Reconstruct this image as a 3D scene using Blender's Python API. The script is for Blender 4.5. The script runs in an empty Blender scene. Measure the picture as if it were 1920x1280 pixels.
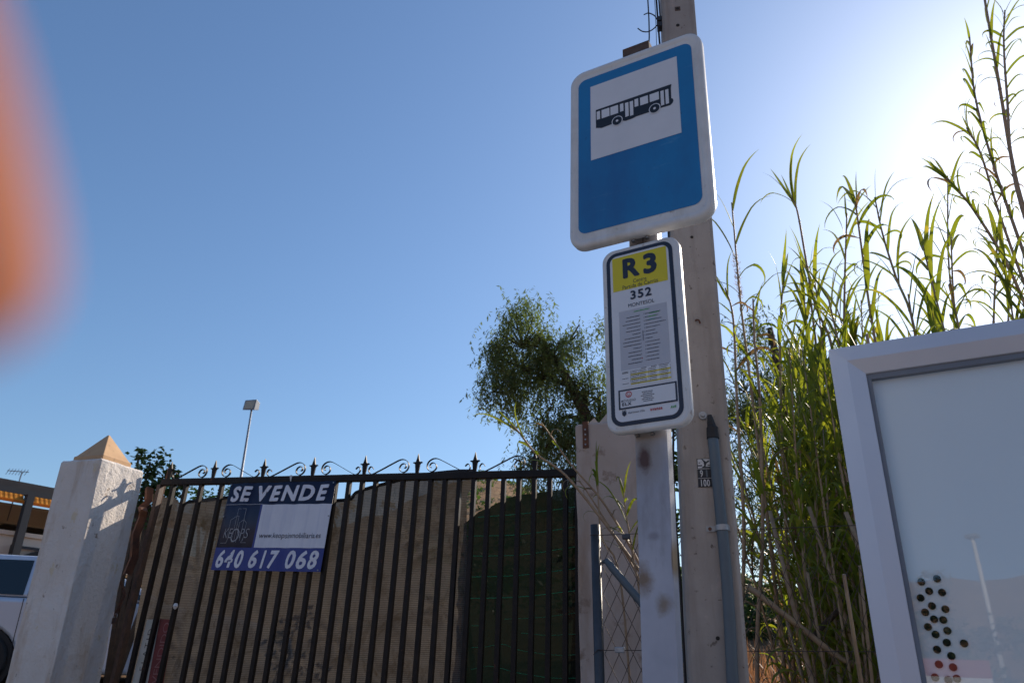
import bpy, math, random
import numpy as np
from math import sin, cos, radians, pi
from mathutils import Vector, Matrix, Euler
random.seed(7); RNG = np.random.default_rng(7)
scene = bpy.context.scene
COL = scene.collection

# ------------------------------------------------------------------ camera
PITCH, ROLL = radians(23.67), radians(0.9)
fwd = Vector((0, cos(PITCH), sin(PITCH)))
rt0 = Vector((1, 0, 0)); up0 = rt0.cross(fwd)
rt = rt0 * cos(ROLL) + up0 * sin(ROLL); up = -rt0 * sin(ROLL) + up0 * cos(ROLL)
cam = bpy.data.cameras.new('camera'); camo = bpy.data.objects.new('camera', cam); COL.objects.link(camo)
M = Matrix((rt, up, -fwd)).transposed().to_4x4(); M.translation = Vector((0, 0, 1.55)); camo.matrix_world = M
cam.sensor_width = 36; cam.lens = 27.04; cam.clip_start = 0.004; cam.clip_end = 20000
cam.dof.use_dof = True; cam.dof.focus_distance = 3.0; cam.dof.aperture_fstop = 7.0
scene.camera = camo

# ------------------------------------------------------------------ sky, sun, exposure
SUN_AZ, SUN_EL = radians(41.7), radians(30.2)
world = bpy.data.worlds.new('World'); scene.world = world; world.use_nodes = True
wn = world.node_tree; bg = wn.nodes['Background']
sky = wn.nodes.new('ShaderNodeTexSky'); sky.sky_type = 'NISHITA'; sky.sun_disc = False
sky.sun_elevation = SUN_EL; sky.sun_rotation = SUN_AZ
sky.air_density = 1.25; sky.dust_density = 0.8; sky.ozone_density = 6; sky.altitude = 100
bg.inputs['Strength'].default_value = 0.123
wn.links.new(sky.outputs[0], bg.inputs['Color'])
sun = bpy.data.lights.new('sun', 'SUN'); suno = bpy.data.objects.new('sun', sun); COL.objects.link(suno)
sun.energy = 5.0; sun.angle = radians(0.5); sun.color = (1.0, 0.86, 0.70)
sd = Vector((sin(SUN_AZ) * cos(SUN_EL), cos(SUN_AZ) * cos(SUN_EL), sin(SUN_EL)))
suno.rotation_euler = sd.to_track_quat('Z', 'Y').to_euler(); suno.location = sd * 20
scene.view_settings.view_transform = 'Standard'; scene.view_settings.look = 'None'
scene.view_settings.exposure = 0.22; scene.view_settings.gamma = 1; scene.view_settings.use_curve_mapping = False
scene.cycles.max_bounces = 8; scene.cycles.transparent_max_bounces = 24
scene.cycles.diffuse_bounces = 3

# ------------------------------------------------------------------ materials
def rgba(c): return (c[0], c[1], c[2], 1)
class NT:
    def __init__(s, name):
        s.m = bpy.data.materials.new(name); s.m.use_nodes = True; s.t = s.m.node_tree
        s.p = s.t.nodes['Principled BSDF']; s.out = s.t.nodes['Material Output']
        s.tc = s.n('ShaderNodeTexCoord')
    def n(s, typ, **kw):
        x = s.t.nodes.new(typ)
        for k, v in kw.items(): setattr(x, k, v)
        return x
    def l(s, a, b): s.t.links.new(a, b)
    def noise(s, scale, detail=4, rough=.6, vec=None, stretch=None, dist=0):
        x = s.n('ShaderNodeTexNoise'); x.inputs['Scale'].default_value = scale
        x.inputs['Detail'].default_value = detail; x.inputs['Roughness'].default_value = rough
        x.inputs['Distortion'].default_value = dist
        if stretch:
            mp = s.n('ShaderNodeMapping'); mp.inputs['Scale'].default_value = stretch
            s.l(s.tc.outputs['Object'], mp.inputs['Vector']); s.l(mp.outputs[0], x.inputs['Vector'])
        else: s.l(vec or s.tc.outputs['Object'], x.inputs['Vector'])
        return x.outputs['Fac']
    def ramp(s, fac, a, b, ca=(0, 0, 0), cb=(1, 1, 1)):
        r = s.n('ShaderNodeValToRGB'); e = r.color_ramp.elements
        e[0].position = a; e[1].position = b; e[0].color = rgba(ca); e[1].color = rgba(cb)
        s.l(fac, r.inputs['Fac']); return r.outputs['Color']
    def mix(s, fac, a, b, mode='MIX'):
        m = s.n('ShaderNodeMix', data_type='RGBA', blend_type=mode)
        for sock, v in ((m.inputs[0], fac), (m.inputs[6], a), (m.inputs[7], b)):
            if isinstance(v, (int, float)): sock.default_value = v
            elif isinstance(v, tuple): sock.default_value = rgba(v)
            else: s.l(v, sock)
        return m.outputs[2]
    def bump(s, h, strength, dist=.01):
        b = s.n('ShaderNodeBump'); b.inputs['Strength'].default_value = strength; b.inputs['Distance'].default_value = dist
        s.l(h, b.inputs['Height']); s.l(b.outputs[0], s.p.inputs['Normal']); return b.outputs[0]
MATS = {}
def mat(name, c1, c2=None, scale=6, rough=.6, metal=0, bump=0, bscale=60, bdist=.004, stains=(), lo=.35, hi=.7, spec=.5):
    """two-tone noise paint with optional stains [(colour, scale, lo, hi, stretch)]"""
    s = NT(name); p = s.p
    c2 = c2 or tuple(v * .82 for v in c1)
    col = s.mix(s.ramp(s.noise(scale), lo, hi), c1, c2)
    for (sc, ss, a, b, st) in stains:
        col = s.mix(s.ramp(s.noise(ss, 6, .65, stretch=st), a, b), col, sc)
    s.l(col, p.inputs['Base Color'])
    p.inputs['Roughness'].default_value = rough; p.inputs['Metallic'].default_value = metal
    p.inputs['Specular IOR Level'].default_value = spec
    if bump: s.bump(s.noise(bscale, 6, .7), bump, bdist)
    MATS[name] = s.m; return s.m
mat('sign_white_metal', (.80, .79, .77), (.70, .69, .67), 9, .42, bump=.08, bscale=14, stains=[((.60, .56, .50), 6, .52, .72, (1, 1, .4)), ((.40, .35, .29), 34, .62, .74, None)])
mat('sign_blue', (.014, .22, .50), (.016, .19, .44), 5, .30, stains=[((.10, .30, .52), 6, .60, .80, (1, 1, 5)), ((.02, .14, .36), 3, .5, .7, (1, 1, .5)), ((.02, .07, .16), 60, .66, .74, None)])
mat('print_white', (.80, .80, .82), (.74, .74, .76), 8, .35)
mat('print_greywhite', (.56, .56, .60), (.52, .52, .56), 8, .35)
mat('print_navy', (.018, .022, .045), (.014, .018, .035), 8, .4)
mat('print_black', (.012, .012, .018), None, 8, .45)
mat('print_yellow', (.80, .66, .01), (.74, .60, .01), 5, .4)
mat('print_red', (.55, .03, .04), None, 5, .5)
mat('print_green', (.03, .40, .06), None, 5, .5)
mat('print_teal', (.05, .30, .28), None, 5, .5)
mat('post_paint', (.47, .48, .56), (.36, .37, .44), 5, .42, bump=.15, bscale=12,
    stains=[((.12, .055, .03), 2.6, .62, .72, (2.2, 2.2, 1.1)), ((.26, .24, .25), 7, .60, .70, (1, 1, .6)), ((.06, .05, .05), 45, .72, .76, None)])
def post_material():
    s = NT('post_paint'); sx = s.n('ShaderNodeSeparateXYZ'); s.l(s.tc.outputs['Object'], sx.inputs[0])
    col = s.mix(s.ramp(s.noise(5), .35, .65), (.50, .51, .57), (.38, .39, .45)); col = s.mix(s.ramp(s.noise(7, 7, .7, stretch=(1, 1, .25)), .55, .70), col, (.29, .285, .31))
    def blob(cx, cz, rx, rz, c, a, b, ns=16, amp=.9):
        nonlocal col
        vv = s.n('ShaderNodeMapping', vector_type='POINT'); vv.inputs['Location'].default_value = (-(cx - .015) / rx, 0, -cz / rz); vv.inputs['Scale'].default_value = (1 / rx, 0, 1 / rz)
        s.l(s.tc.outputs['Object'], vv.inputs['Vector']); ln = s.n('ShaderNodeVectorMath', operation='LENGTH'); s.l(vv.outputs[0], ln.inputs[0])
        ad = s.n('ShaderNodeMath', operation='MULTIPLY_ADD'); s.l(s.noise(ns, 6, .7), ad.inputs[0]); ad.inputs[1].default_value = amp; s.l(ln.outputs['Value'], ad.inputs[2])
        f = s.n('ShaderNodeMapRange'); f.inputs['From Min'].default_value = b; f.inputs['From Max'].default_value = a; s.l(ad.outputs[0], f.inputs['Value'])
        col = s.mix(f.outputs[0], col, c)
    blob(.0, -1.03, .05, .11, (.30, .27, .25), .7, 1.6); blob(-.005, -1.055, .030, .052, (.085, .035, .025), .75, 1.3, 30, 1.0)
    blob(.0, -1.62, .07, .05, (.26, .21, .17), .9, 1.5); blob(-.02, -1.34, .040, .06, (.24, .17, .12), .7, 1.4, 30, 1.1); blob(.03, -1.40, .03, .035, (.27, .22, .18), .7, 1.4, 30, 1.1); blob(.012, -1.245, .018, .012, (.28, .28, .32), .8, 1.5, 40)
    blob(.01, -.47, .06, .06, (.13, .115, .10), .8, 1.4); blob(.056, -1.30, .004, .06, (.28, .20, .13), .8, 1.4)
    col = s.mix(s.ramp(s.noise(45, 6, .65), .70, .74), col, (.10, .08, .08))
    s.l(col, s.p.inputs['Base Color']); s.p.inputs['Roughness'].default_value = .42; s.bump(s.noise(9, 4), .12, .004); MATS['post_paint'] = s.m
post_material()
mat('rust', (.16, .065, .035), (.07, .035, .025), 14, .85, bump=.5, bscale=40, bdist=.003)
mat('rusty_cap', (.13, .09, .07), (.06, .035, .025), 20, .8, stains=[((.20, .05, .02), 12, .55, .65, None)])
mat('bolt_metal', (.35, .35, .36), (.2, .2, .2), 30, .4, .8)
mat('concrete_pole', (.42, .37, .335), (.32, .28, .25), 3.5, .9, bump=.8, bscale=55, bdist=.004,
    stains=[((.16, .13, .11), 30, .62, .67, None), ((.20, .17, .15), 90, .66, .70, None), ((.52, .42, .38), 9, .60, .68, (1, 1, .5)), ((.24, .20, .17), 2.0, .5, .75, (5, 5, .5))])
mat('dark_hole', (.03, .025, .022), None, 20, .9)
mat('conduit_grey', (.10, .13, .155), (.08, .105, .13), 4, .5, stains=[((.16, .18, .20), 10, .6, .75, (1, 1, .3))])
mat('black_rubber', (.018, .017, .018), None, 20, .7)
mat('galvanised', (.42, .43, .44), (.30, .31, .33), 25, .45, .5)
mat('fence_post_metal', (.075, .08, .09), (.05, .055, .06), 12, .5, .3, stains=[((.12, .05, .03), 14, .66, .74, None)])
mat('fence_wire', (.10, .07, .055), (.05, .04, .035), 30, .6, .4)
mat('gate_black', (.014, .011, .010), (.026, .018, .014), 15, .5, 0, spec=.2, bump=.2, bscale=70, bdist=.002, stains=[((.11, .045, .025), 22, .66, .74, None)])
mat('gate_brown_rust', (.05, .03, .024), (.12, .06, .038), 20, .6, 0, bump=.3, bscale=60)
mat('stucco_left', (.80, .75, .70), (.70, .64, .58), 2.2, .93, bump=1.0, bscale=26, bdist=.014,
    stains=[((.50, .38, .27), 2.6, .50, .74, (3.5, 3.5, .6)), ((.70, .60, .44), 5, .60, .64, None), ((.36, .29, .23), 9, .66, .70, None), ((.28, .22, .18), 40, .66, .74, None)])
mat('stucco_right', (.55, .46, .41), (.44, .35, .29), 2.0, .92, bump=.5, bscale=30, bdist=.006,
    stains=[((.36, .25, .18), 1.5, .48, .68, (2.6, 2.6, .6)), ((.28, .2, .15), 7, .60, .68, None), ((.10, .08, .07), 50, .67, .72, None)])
mat('cap_terracotta', (.62, .40, .22), (.50, .31, .17), 6, .85, bump=.3, bscale=40, stains=[((.25, .16, .10), 18, .62, .72, None)])
mat('broken_tile', (.55, .48, .42), None, 9, .8)
mat('banner_navy', (.012, .016, .04), (.016, .02, .05), 5, .45)
mat('banner_blue', (.022, .04, .22), (.026, .046, .24), 5, .45)
mat('banner_white', (.74, .75, .80), (.66, .67, .74), 4, .5, stains=[((.56, .58, .68), 6, .5, .8, (2.5, 1, .2))])
mat('banner_letter', (.78, .79, .84), (.68, .69, .77), 6, .5)
mat('banner_line', (.34, .35, .38), None, 6, .5)
mat('strip_white', (.70, .66, .58), (.55, .52, .44), 9, .7, bump=.4, bscale=25, stains=[((.5, .3, .12), 6, .70, .78, None)])
mat('strip_faded_letter', (.34, .16, .15), None, 20, .8)
mat('strip_red', (.24, .055, .05), (.17, .045, .04), 12, .8)
mat('board_aluminium', (.66, .68, .74), (.62, .64, .71), 3, .36, .25)
mat('board_gasket', (.20, .22, .26), None, 5, .6)
mat('board_backing', (.80, .83, .84), (.77, .80, .82), 1.5, .55)
mat('dot_black', (.012, .012, .012), None, 20, .8, spec=.1)
mat('wood_dark', (.05, .035, .025), None, 8, .8)
mat('reed_stalk', (.42, .29, .18), (.27, .17, .105), 22, .65, stains=[((.42, .30, .17), 7, .5, .65, (1, 1, .15))])
mat('bark', (.11, .075, .05), (.06, .042, .03), 8, .95, bump=.8, bscale=20, bdist=.03)
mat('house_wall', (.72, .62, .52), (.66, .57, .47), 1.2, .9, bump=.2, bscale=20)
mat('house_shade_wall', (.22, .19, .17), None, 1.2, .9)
mat('roof_dark', (.04, .038, .042), (.06, .055, .055), 3, .8)
mat('steel_dark', (.028, .032, .040), None, 3, .6)
mat('car_paint', (.62, .67, .76), (.60, .65, .74), 1, .22, .2)
mat('car_black', (.012, .012, .013), None, 5, .6)
mat('wheel_rim', (.35, .36, .38), None, 9, .35, .8)
mat('asphalt', (.14, .135, .13), (.11, .105, .10), 3, .95, bump=.5, bscale=90, bdist=.006)
mat('pavement', (.46, .43, .39), (.38, .355, .32), 2, .92, bump=.3, bscale=70, stains=[((.16, .14, .13), 1.8, .6, .7, None)])
mat('road_white', (.65, .65, .62), (.5, .5, .48), 12, .8)
mat('plate_black', (.015, .017, .024), None, 12, .5)
mat('plate_white', (.62, .61, .62), (.5, .5, .5), 30, .5)
mat('lamp_glass', (.45, .43, .34), (.35, .34, .28), 12, .3)
mat('lamp_grey', (.22, .25, .29), (.18, .2, .24), 8, .5, .3)
mat('white_paint', (.75, .75, .75), (.65, .65, .65), 4, .5)
mat('red_paint', (.36, .05, .045), (.30, .042, .04), 4, .5)
mat('cord_green', (.05, .42, .20), (.04, .30, .15), 12, .5)
mat('bag_green', (.10, .42, .30), (.08, .32, .25), 12, .4)
def terrain_material():
    s = NT('dry_hill'); 
    col = s.mix(s.ramp(s.noise(.25, 8, .7), .35, .65), (.34, .20, .115), (.24, .155, .09))
    col = s.mix(s.ramp(s.noise(.9, 8, .7), .50, .60), col, (.44, .29, .15))
    col = s.mix(s.ramp(s.noise(.6, 9, .75), .56, .62), col, (.06, .065, .028))
    s.l(col, s.p.inputs['Base Color']); s.p.inputs['Roughness'].default_value = .95
    s.p.inputs['Specular IOR Level'].default_value = .1
    s.bump(s.noise(1.6, 9, .75), .9, .6); MATS['dry_hill'] = s.m
terrain_material()
def leaf_material(name, c1, c2, c3, trans=.5, tcol=None, rough=.45, nscale=3.0):
    s = NT(name); t = s.t
    oi = s.n('ShaderNodeObjectInfo')
    col = s.mix(s.ramp(s.noise(nscale, 3), .35, .65), c1, c2)
    col = s.mix(s.ramp(s.noise(nscale * 3.1, 2), .60, .72), col, c3)
    r = s.n('ShaderNodeMapRange'); r.inputs['To Min'].default_value = .75; r.inputs['To Max'].default_value = 1.25
    s.l(oi.outputs['Random'], r.inputs['Value'])
    vm = s.n('ShaderNodeVectorMath', operation='SCALE'); s.l(col, vm.inputs[0]); s.l(r.outputs[0], vm.inputs['Scale'])
    s.l(vm.outputs[0], s.p.inputs['Base Color']); s.p.inputs['Roughness'].default_value = rough
    s.p.inputs['Specular IOR Level'].default_value = .35
    tr = s.n('ShaderNodeBsdfTranslucent')
    tv = s.n('ShaderNodeVectorMath', operation='MULTIPLY'); s.l(vm.outputs[0], tv.inputs[0])
    tv.inputs[1].default_value = tcol or (2.0, 2.2, .9); s.l(tv.outputs[0], tr.inputs['Color'])
    mx = s.n('ShaderNodeMixShader'); mx.inputs[0].default_value = trans
    s.l(s.p.outputs[0], mx.inputs[1]); s.l(tr.outputs[0], mx.inputs[2]); s.l(mx.outputs[0], s.out.inputs['Surface'])
    MATS[name] = s.m
leaf_material('reed_leaf', (.105, .15, .026), (.16, .19, .035), (.30, .26, .06), .5, (2.2, 2.0, .65))
leaf_material('reed_leaf_dry', (.30, .21, .11), (.22, .14, .08), (.36, .27, .14), .35, (1.2, 1.1, .8))
leaf_material('pepper_leaf', (.11, .14, .075), (.15, .18, .09), (.21, .21, .12), .35, (1.5, 1.7, .8), nscale=1.2)
leaf_material('broad_leaf', (.035, .065, .022), (.05, .09, .03), (.09, .12, .04), .3, nscale=2)
leaf_material('bush_leaf', (.10, .15, .04), (.13, .19, .05), (.16, .20, .06), .4, nscale=2)
leaf_material('dry_grass', (.42, .24, .13), (.34, .18, .10), (.50, .33, .18), .35, (1.3, 1.1, .8))
leaf_material('plume', (.50, .40, .30), (.42, .32, .24), (.55, .46, .36), .4, (1.2, 1.1, 1.0))
def cloth_material(name, base, dark, trans, lines, dirt, tmul, holes=0.0):
    s = NT(name)
    w = s.n('ShaderNodeTexWave', wave_type='BANDS', bands_direction='Z'); w.inputs['Scale'].default_value = lines
    w.inputs['Distortion'].default_value = .8; w.inputs['Detail'].default_value = 2; w.inputs['Detail Scale'].default_value = 4
    s.l(s.tc.outputs['Object'], w.inputs['Vector'])
    col = s.mix(s.ramp(w.outputs['Fac'], .2, .8), dark, base)
    col = s.mix(s.ramp(s.noise(3.2, 8, .75, dist=1.2), .50, .66), col, dirt)
    col = s.mix(s.ramp(s.noise(22, 6, .8, stretch=(1, 1, .5)), .56, .68), col, dirt)
    s.l(col, s.p.inputs['Base Color']); s.p.inputs['Roughness'].default_value = .9; s.p.inputs['Specular IOR Level'].default_value = .1
    s.bump(w.outputs['Fac'], .4, .002)
    tr = s.n('ShaderNodeBsdfTranslucent'); tv = s.n('ShaderNodeVectorMath', operation='SCALE'); s.l(col, tv.inputs[0]); tv.inputs['Scale'].default_value = tmul
    s.l(tv.outputs[0], tr.inputs['Color'])
    mx = s.n('ShaderNodeMixShader'); mx.inputs[0].default_value = trans
    s.l(s.p.outputs[0], mx.inputs[1]); s.l(tr.outputs[0], mx.inputs[2])
    tp = s.n('ShaderNodeBsdfTransparent'); m2 = s.n('ShaderNodeMixShader'); m2.inputs[0].default_value = holes
    s.l(mx.outputs[0], m2.inputs[1]); s.l(tp.outputs[0], m2.inputs[2]); s.l(m2.outputs[0], s.out.inputs['Surface'])
    MATS[name] = s.m
cloth_material('tan_cloth', (.175, .158, .142), (.10, .09, .08), .22, 30, (.075, .062, .048), .8, .035)
cloth_material('green_net', (.010, .018, .014), (.006, .010, .008), .3, 60, (.012, .014, .010), 1.0, .02)
cloth_material('orange_awning', (.80, .36, .07), (.60, .24, .05), .55, 2.0, (.7, .3, .06), 1.2)
def glass_material(name, ior, tint=(1, 1, 1)):
    s = NT(name); fr = s.n('ShaderNodeFresnel'); ge = s.n('ShaderNodeNewGeometry'); mr = s.n('ShaderNodeMapRange'); mr.inputs['To Min'].default_value = ior; mr.inputs['To Max'].default_value = 1 / ior; s.l(ge.outputs['Backfacing'], mr.inputs['Value']); s.l(mr.outputs[0], fr.inputs['IOR'])
    g = s.n('ShaderNodeBsdfGlossy'); g.inputs['Roughness'].default_value = .01
    tp = s.n('ShaderNodeBsdfTransparent'); tp.inputs['Color'].default_value = rgba(tint)
    mx = s.n('ShaderNodeMixShader'); s.l(fr.outputs[0], mx.inputs[0]); s.l(tp.outputs[0], mx.inputs[1]); s.l(g.outputs[0], mx.inputs[2])
    s.l(mx.outputs[0], s.out.inputs['Surface']); MATS[name] = s.m
glass_material('board_glass', 1.85, (.97, .985, .98))
glass_material('car_glass', 1.8, (.10, .14, .15))
def skin_material():
    s = NT('skin'); col = s.mix(s.ramp(s.noise(60, 3), .35, .65), (.33, .125, .075), (.35, .135, .08))
    s.l(col, s.p.inputs['Base Color']); s.p.inputs['Roughness'].default_value = .75; s.p.inputs['Specular IOR Level'].default_value = .08
    s.p.inputs['Subsurface Weight'].default_value = .6; s.p.inputs['Subsurface Radius'].default_value = (1.0, .35, .2)
    s.p.inputs['Subsurface Scale'].default_value = .0022; MATS['skin'] = s.m
skin_material()
mat('sleeve', (.06, .07, .10), None, 9, .9)

# ------------------------------------------------------------------ mesh helpers
class MB:
    def __init__(s): s.v = []; s.f = []
    def add(s, vs, fs):
        o = len(s.v); s.v += [tuple(v) for v in vs]; s.f += [tuple(i + o for i in f) for f in fs]; return s
    def box(s, x0, x1, y0, y1, z0, z1):
        return s.add([(x0, y0, z0), (x1, y0, z0), (x1, y1, z0), (x0, y1, z0), (x0, y0, z1), (x1, y0, z1), (x1, y1, z1), (x0, y1, z1)],
                     [(0, 3, 2, 1), (4, 5, 6, 7), (0, 1, 5, 4), (1, 2, 6, 5), (2, 3, 7, 6), (3, 0, 4, 7)])
    def frustum(s, a, b, cap=True):
        """a, b: two rings of equally many points"""
        n = len(a); fs = [(i, (i + 1) % n, n + (i + 1) % n, n + i) for i in range(n)]
        if cap: fs += [tuple(range(n))[::-1], tuple(range(n, 2 * n))]
        return s.add(list(a) + list(b), fs)
    def loft(s, rings, cap0=True, cap1=True, closed=False):
        n = len(rings[0]); vs = [p for r in rings for p in r]; fs = []
        for k in range(len(rings) - 1):
            for i in range(n):
                fs.append((k * n + i, k * n + (i + 1) % n, (k + 1) * n + (i + 1) % n, (k + 1) * n + i))
        if cap0: fs.append(tuple(range(n))[::-1])
        if cap1: fs.append(tuple((len(rings) - 1) * n + i for i in range(n)))
        return s.add(vs, fs)
    def tube(s, pts, r, n=8, caps=True, flat=None):
        """r: number or list; flat=(a,b) makes an elliptical section"""
        pts = [Vector(p) for p in pts]; m = len(pts); rings = []
        rs = r if isinstance(r, (list, tuple)) else [r] * m
        nrm = None
        for i, p in enumerate(pts):
            d = (pts[min(i + 1, m - 1)] - pts[max(i - 1, 0)]).normalized()
            if nrm is None:
                nrm = Vector((0, 1, 0)) if abs(d.y) < .9 else Vector((1, 0, 0))
            nrm = (nrm - d * nrm.dot(d)).normalized(); b = d.cross(nrm)
            fa, fb = flat or (1, 1)
            rings.append([p + (nrm * cos(2 * pi * k / n + pi / n) * fa + b * sin(2 * pi * k / n + pi / n) * fb) * rs[i] for k in range(n)])
        return s.loft(rings, caps, caps)
    def poly(s, pts2, y, inv=False):
        """flat polygon of (x, z) points at depth y facing -y"""
        vs = [(a, y, b) for a, b in pts2]; f = tuple(range(len(vs)))
        a = sum(pts2[i][0] * pts2[(i + 1) % len(pts2)][1] - pts2[(i + 1) % len(pts2)][0] * pts2[i][1] for i in range(len(pts2)))
        return s.add(vs, [f if a > 0 else f[::-1]])
    def prism(s, pts2, y0, y1):
        a = sum(pts2[i][0] * pts2[(i + 1) % len(pts2)][1] - pts2[(i + 1) % len(pts2)][0] * pts2[i][1] for i in range(len(pts2)))
        if a < 0: pts2 = pts2[::-1]
        n = len(pts2); vs = [(p, y0, q) for p, q in pts2] + [(p, y1, q) for p, q in pts2]
        return s.add(vs, [tuple(range(n)), tuple(range(n, 2 * n))[::-1]] + [(i, n + i, n + (i + 1) % n, (i + 1) % n) for i in range(n)])
    def mesh(s, name, m, smooth=False):
        me = bpy.data.meshes.new(name); me.from_pydata(s.v, [], s.f)
        if m: me.materials.append(MATS[m] if isinstance(m, str) else m)
        if smooth: me.polygons.foreach_set('use_smooth', [True] * len(me.polygons))
        me.update(); return me
def tag(o, label=None, cat=None, group=None, kind=None):
    if label: o['label'] = label
    if cat: o['category'] = cat
    if group: o['group'] = group
    if kind: o['kind'] = kind
    return o
def obj(name, me, parent=None, loc=None):
    o = bpy.data.objects.new(name, me); COL.objects.link(o)
    if parent: o.parent = parent
    if loc: o.location = loc
    return o
def build(mb, name, m, parent=None, smooth=False, bevel=0, loc=None):
    o = obj(name, mb.mesh(name, m, smooth), parent, loc)
    if bevel:
        b = o.modifiers.new('bevel', 'BEVEL'); b.width = bevel; b.segments = 2; b.limit_method = 'ANGLE'; b.angle_limit = radians(40)
    return o
def empty(name, loc=(0, 0, 0), label=None, cat=None, group=None, kind=None, rot=None, mw=None):
    o = bpy.data.objects.new(name, None); COL.objects.link(o); o.location = loc; o.empty_display_size = .1
    if rot: o.rotation_euler = rot
    if mw: o.matrix_world = mw
    return tag(o, label, cat, group, kind)
def frame(o, X, Z, N):
    """local x = X, local y = away from the viewer, local z = Z"""
    m = Matrix((Vector(X), -Vector(N), Vector(Z))).transposed().to_4x4(); m.translation = Vector(o); return m
def smooth_path(pts, sub=6):
    P = [Vector(p) for p in pts]; P = [P[0] * 2 - P[1]] + P + [P[-1] * 2 - P[-2]]; out = []
    for i in range(1, len(P) - 2):
        for k in range(sub):
            t = k / sub; a, b, c, d = P[i - 1], P[i], P[i + 1], P[i + 2]
            out.append(.5 * ((2 * b) + (c - a) * t + (2 * a - 5 * b + 4 * c - d) * t * t + (3 * b - a - 3 * c + d) * t ** 3))
    out.append(P[-2]); return out
def rrect(w, h, r, n=6, cx=0, cz=0, y=0):
    pts = []
    for (sx, sz, a0) in ((1, -1, -90), (1, 1, 0), (-1, 1, 90), (-1, -1, 180)):
        for k in range(n + 1):
            a = radians(a0 + 90 * k / n)
            pts.append((cx + sx * (w / 2 - r) + r * cos(a), y, cz + sz * (h / 2 - r) + r * sin(a)))
    return pts
def text(body, name, parent, x0, x1, z0, z1, y, m, shear=0, bold=0, rot90=False):
    """lettering as a flat mesh fitted to the box x0..x1, z0..z1"""
    c = bpy.data.curves.new('lettering', 'FONT'); c.body = body; c.offset = min(bold, .012); c.resolution_u = 3; c.space_character = 1.0 + bold * 6.5; c.shear = shear
    t = bpy.data.objects.new('lettering', c); COL.objects.link(t)
    dg = bpy.context.evaluated_depsgraph_get(); me = bpy.data.meshes.new_from_object(t.evaluated_get(dg))
    COL.objects.unlink(t); bpy.data.objects.remove(t)
    ex = max(0, bold - .012)
    if ex > 0:
        n0 = len(me.vertices); co = np.empty(n0 * 3, 'f'); me.vertices.foreach_get('co', co); co = co.reshape(-1, 3); F = [tuple(p.vertices) for p in me.polygons]
        V = []; FF = []
        for k in range(8):
            q = co.copy(); q[:, 0] += ex * cos(k * pi / 4); q[:, 1] += ex * sin(k * pi / 4); q[:, 2] = k; FF += [tuple(i + len(V) for i in f) for f in F]; V += [tuple(v) for v in q]
        me = bpy.data.meshes.new(name); me.from_pydata(V, [], FF)
    n = len(me.vertices); co = np.empty(n * 3, 'f'); me.vertices.foreach_get('co', co); co = co.reshape(-1, 3)
    if rot90: co = np.stack([-co[:, 1], co[:, 0], co[:, 2]], 1)
    lo = co.min(0); hi = co.max(0); q = np.empty_like(co)
    q[:, 0] = x0 + (co[:, 0] - lo[0]) / (hi[0] - lo[0]) * (x1 - x0)
    q[:, 2] = z0 + (co[:, 1] - lo[1]) / (hi[1] - lo[1]) * (z1 - z0); q[:, 1] = y - co[:, 2] * .00003
    me.vertices.foreach_set('co', q.ravel()); me.materials.clear(); me.materials.append(MATS[m]); me.update(); me.name = name
    return obj(name, me, parent)

# ------------------------------------------------------------------ ground and hills
CREST_AZ = [-180, -155, -120, -90, -60, -40, -28, -20, -12, -6, -2, 1, 5, 12, 20, 30, 60, 90, 130, 160, 180]
CREST_EL = [12.3, 12.3, 11, 8, 5, 4, 5, 7.0, 9, 11.5, 12.9, 12.1, 10.5, 7, 5.2, 4, 4, 6, 9, 12, 12.3]
def ground_h(x, y):
    r = math.hypot(x, y); az = math.degrees(math.atan2(x, y))
    el = np.interp(az, CREST_AZ, CREST_EL)
    h = 0.0
    if y > 3.2: h += .17 * (min(y, 24) - 3.2) + .03 * max(0, min(y, 60) - 24)
    h += .08 * max(0, min(-x, 12)) * min(1, max(0, (y - 3) / 4))
    if r > 30:
        t = min(1, (r - 30) / 130); t = t * t * (3 - 2 * t)
        hh = 160 * math.tan(radians(el)) + 1.5
        h = h * (1 - t) + hh * t + (math.sin(az * .9) + math.sin(az * 2.3 + r * .05)) * .5 * t
    return h
def make_ground():
    rs = [0, 2, 3.2, 4, 5, 6, 7, 8, 9, 10, 12, 14, 16, 18, 21, 24, 28, 32, 38, 45, 55, 65, 75, 85, 95, 105, 115, 125, 135, 145, 155, 165, 200, 400, 1200, 6000]
    n = 240; vs = []; fs = []
    for r in rs:
        for k in range(n):
            a = 2 * pi * k / n; x, y = r * sin(a), r * cos(a)
            # behind the camera the road corridor stays flat
            h = ground_h(x, y) if r <= 165 else ground_h(165 * sin(a), 165 * cos(a)) * (1 if r < 300 else .6)
            if y < 3.2 and r < 30: h = 0
            vs.append((x, y, h - .14))
    for i in range(len(rs) - 1):
        for k in range(n):
            k2 = (k + 1) % n; fs.append((i * n + k, i * n + k2, (i + 1) * n + k2, (i + 1) * n + k))
    fs = [f[::-1] for f in fs]
    mb = MB(); mb.v = vs; mb.f = fs
    tag(build(mb, 'hillside_ground', 'dry_hill', smooth=True), kind='structure')
make_ground()
tag(build(MB().box(-30, 30, -1.2, 3.2, -.6, .0), 'pavement', 'pavement'), kind='structure')
tag(build(MB().box(-30, 30, -1.35, -1.2, -.6, -.002), 'kerb', 'concrete_pole'), kind='structure')
tag(build(MB().box(-60, 60, -8.6, -1.35, -.7, -.12), 'road', 'asphalt'), kind='structure')
mb = MB()
for i in range(-8, 9): mb.box(i * 6 - 1.2, i * 6 + 1.2, -5.05, -4.93, -.13, -.116)
tag(build(mb, 'road_line', 'road_white'), kind='structure')

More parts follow.
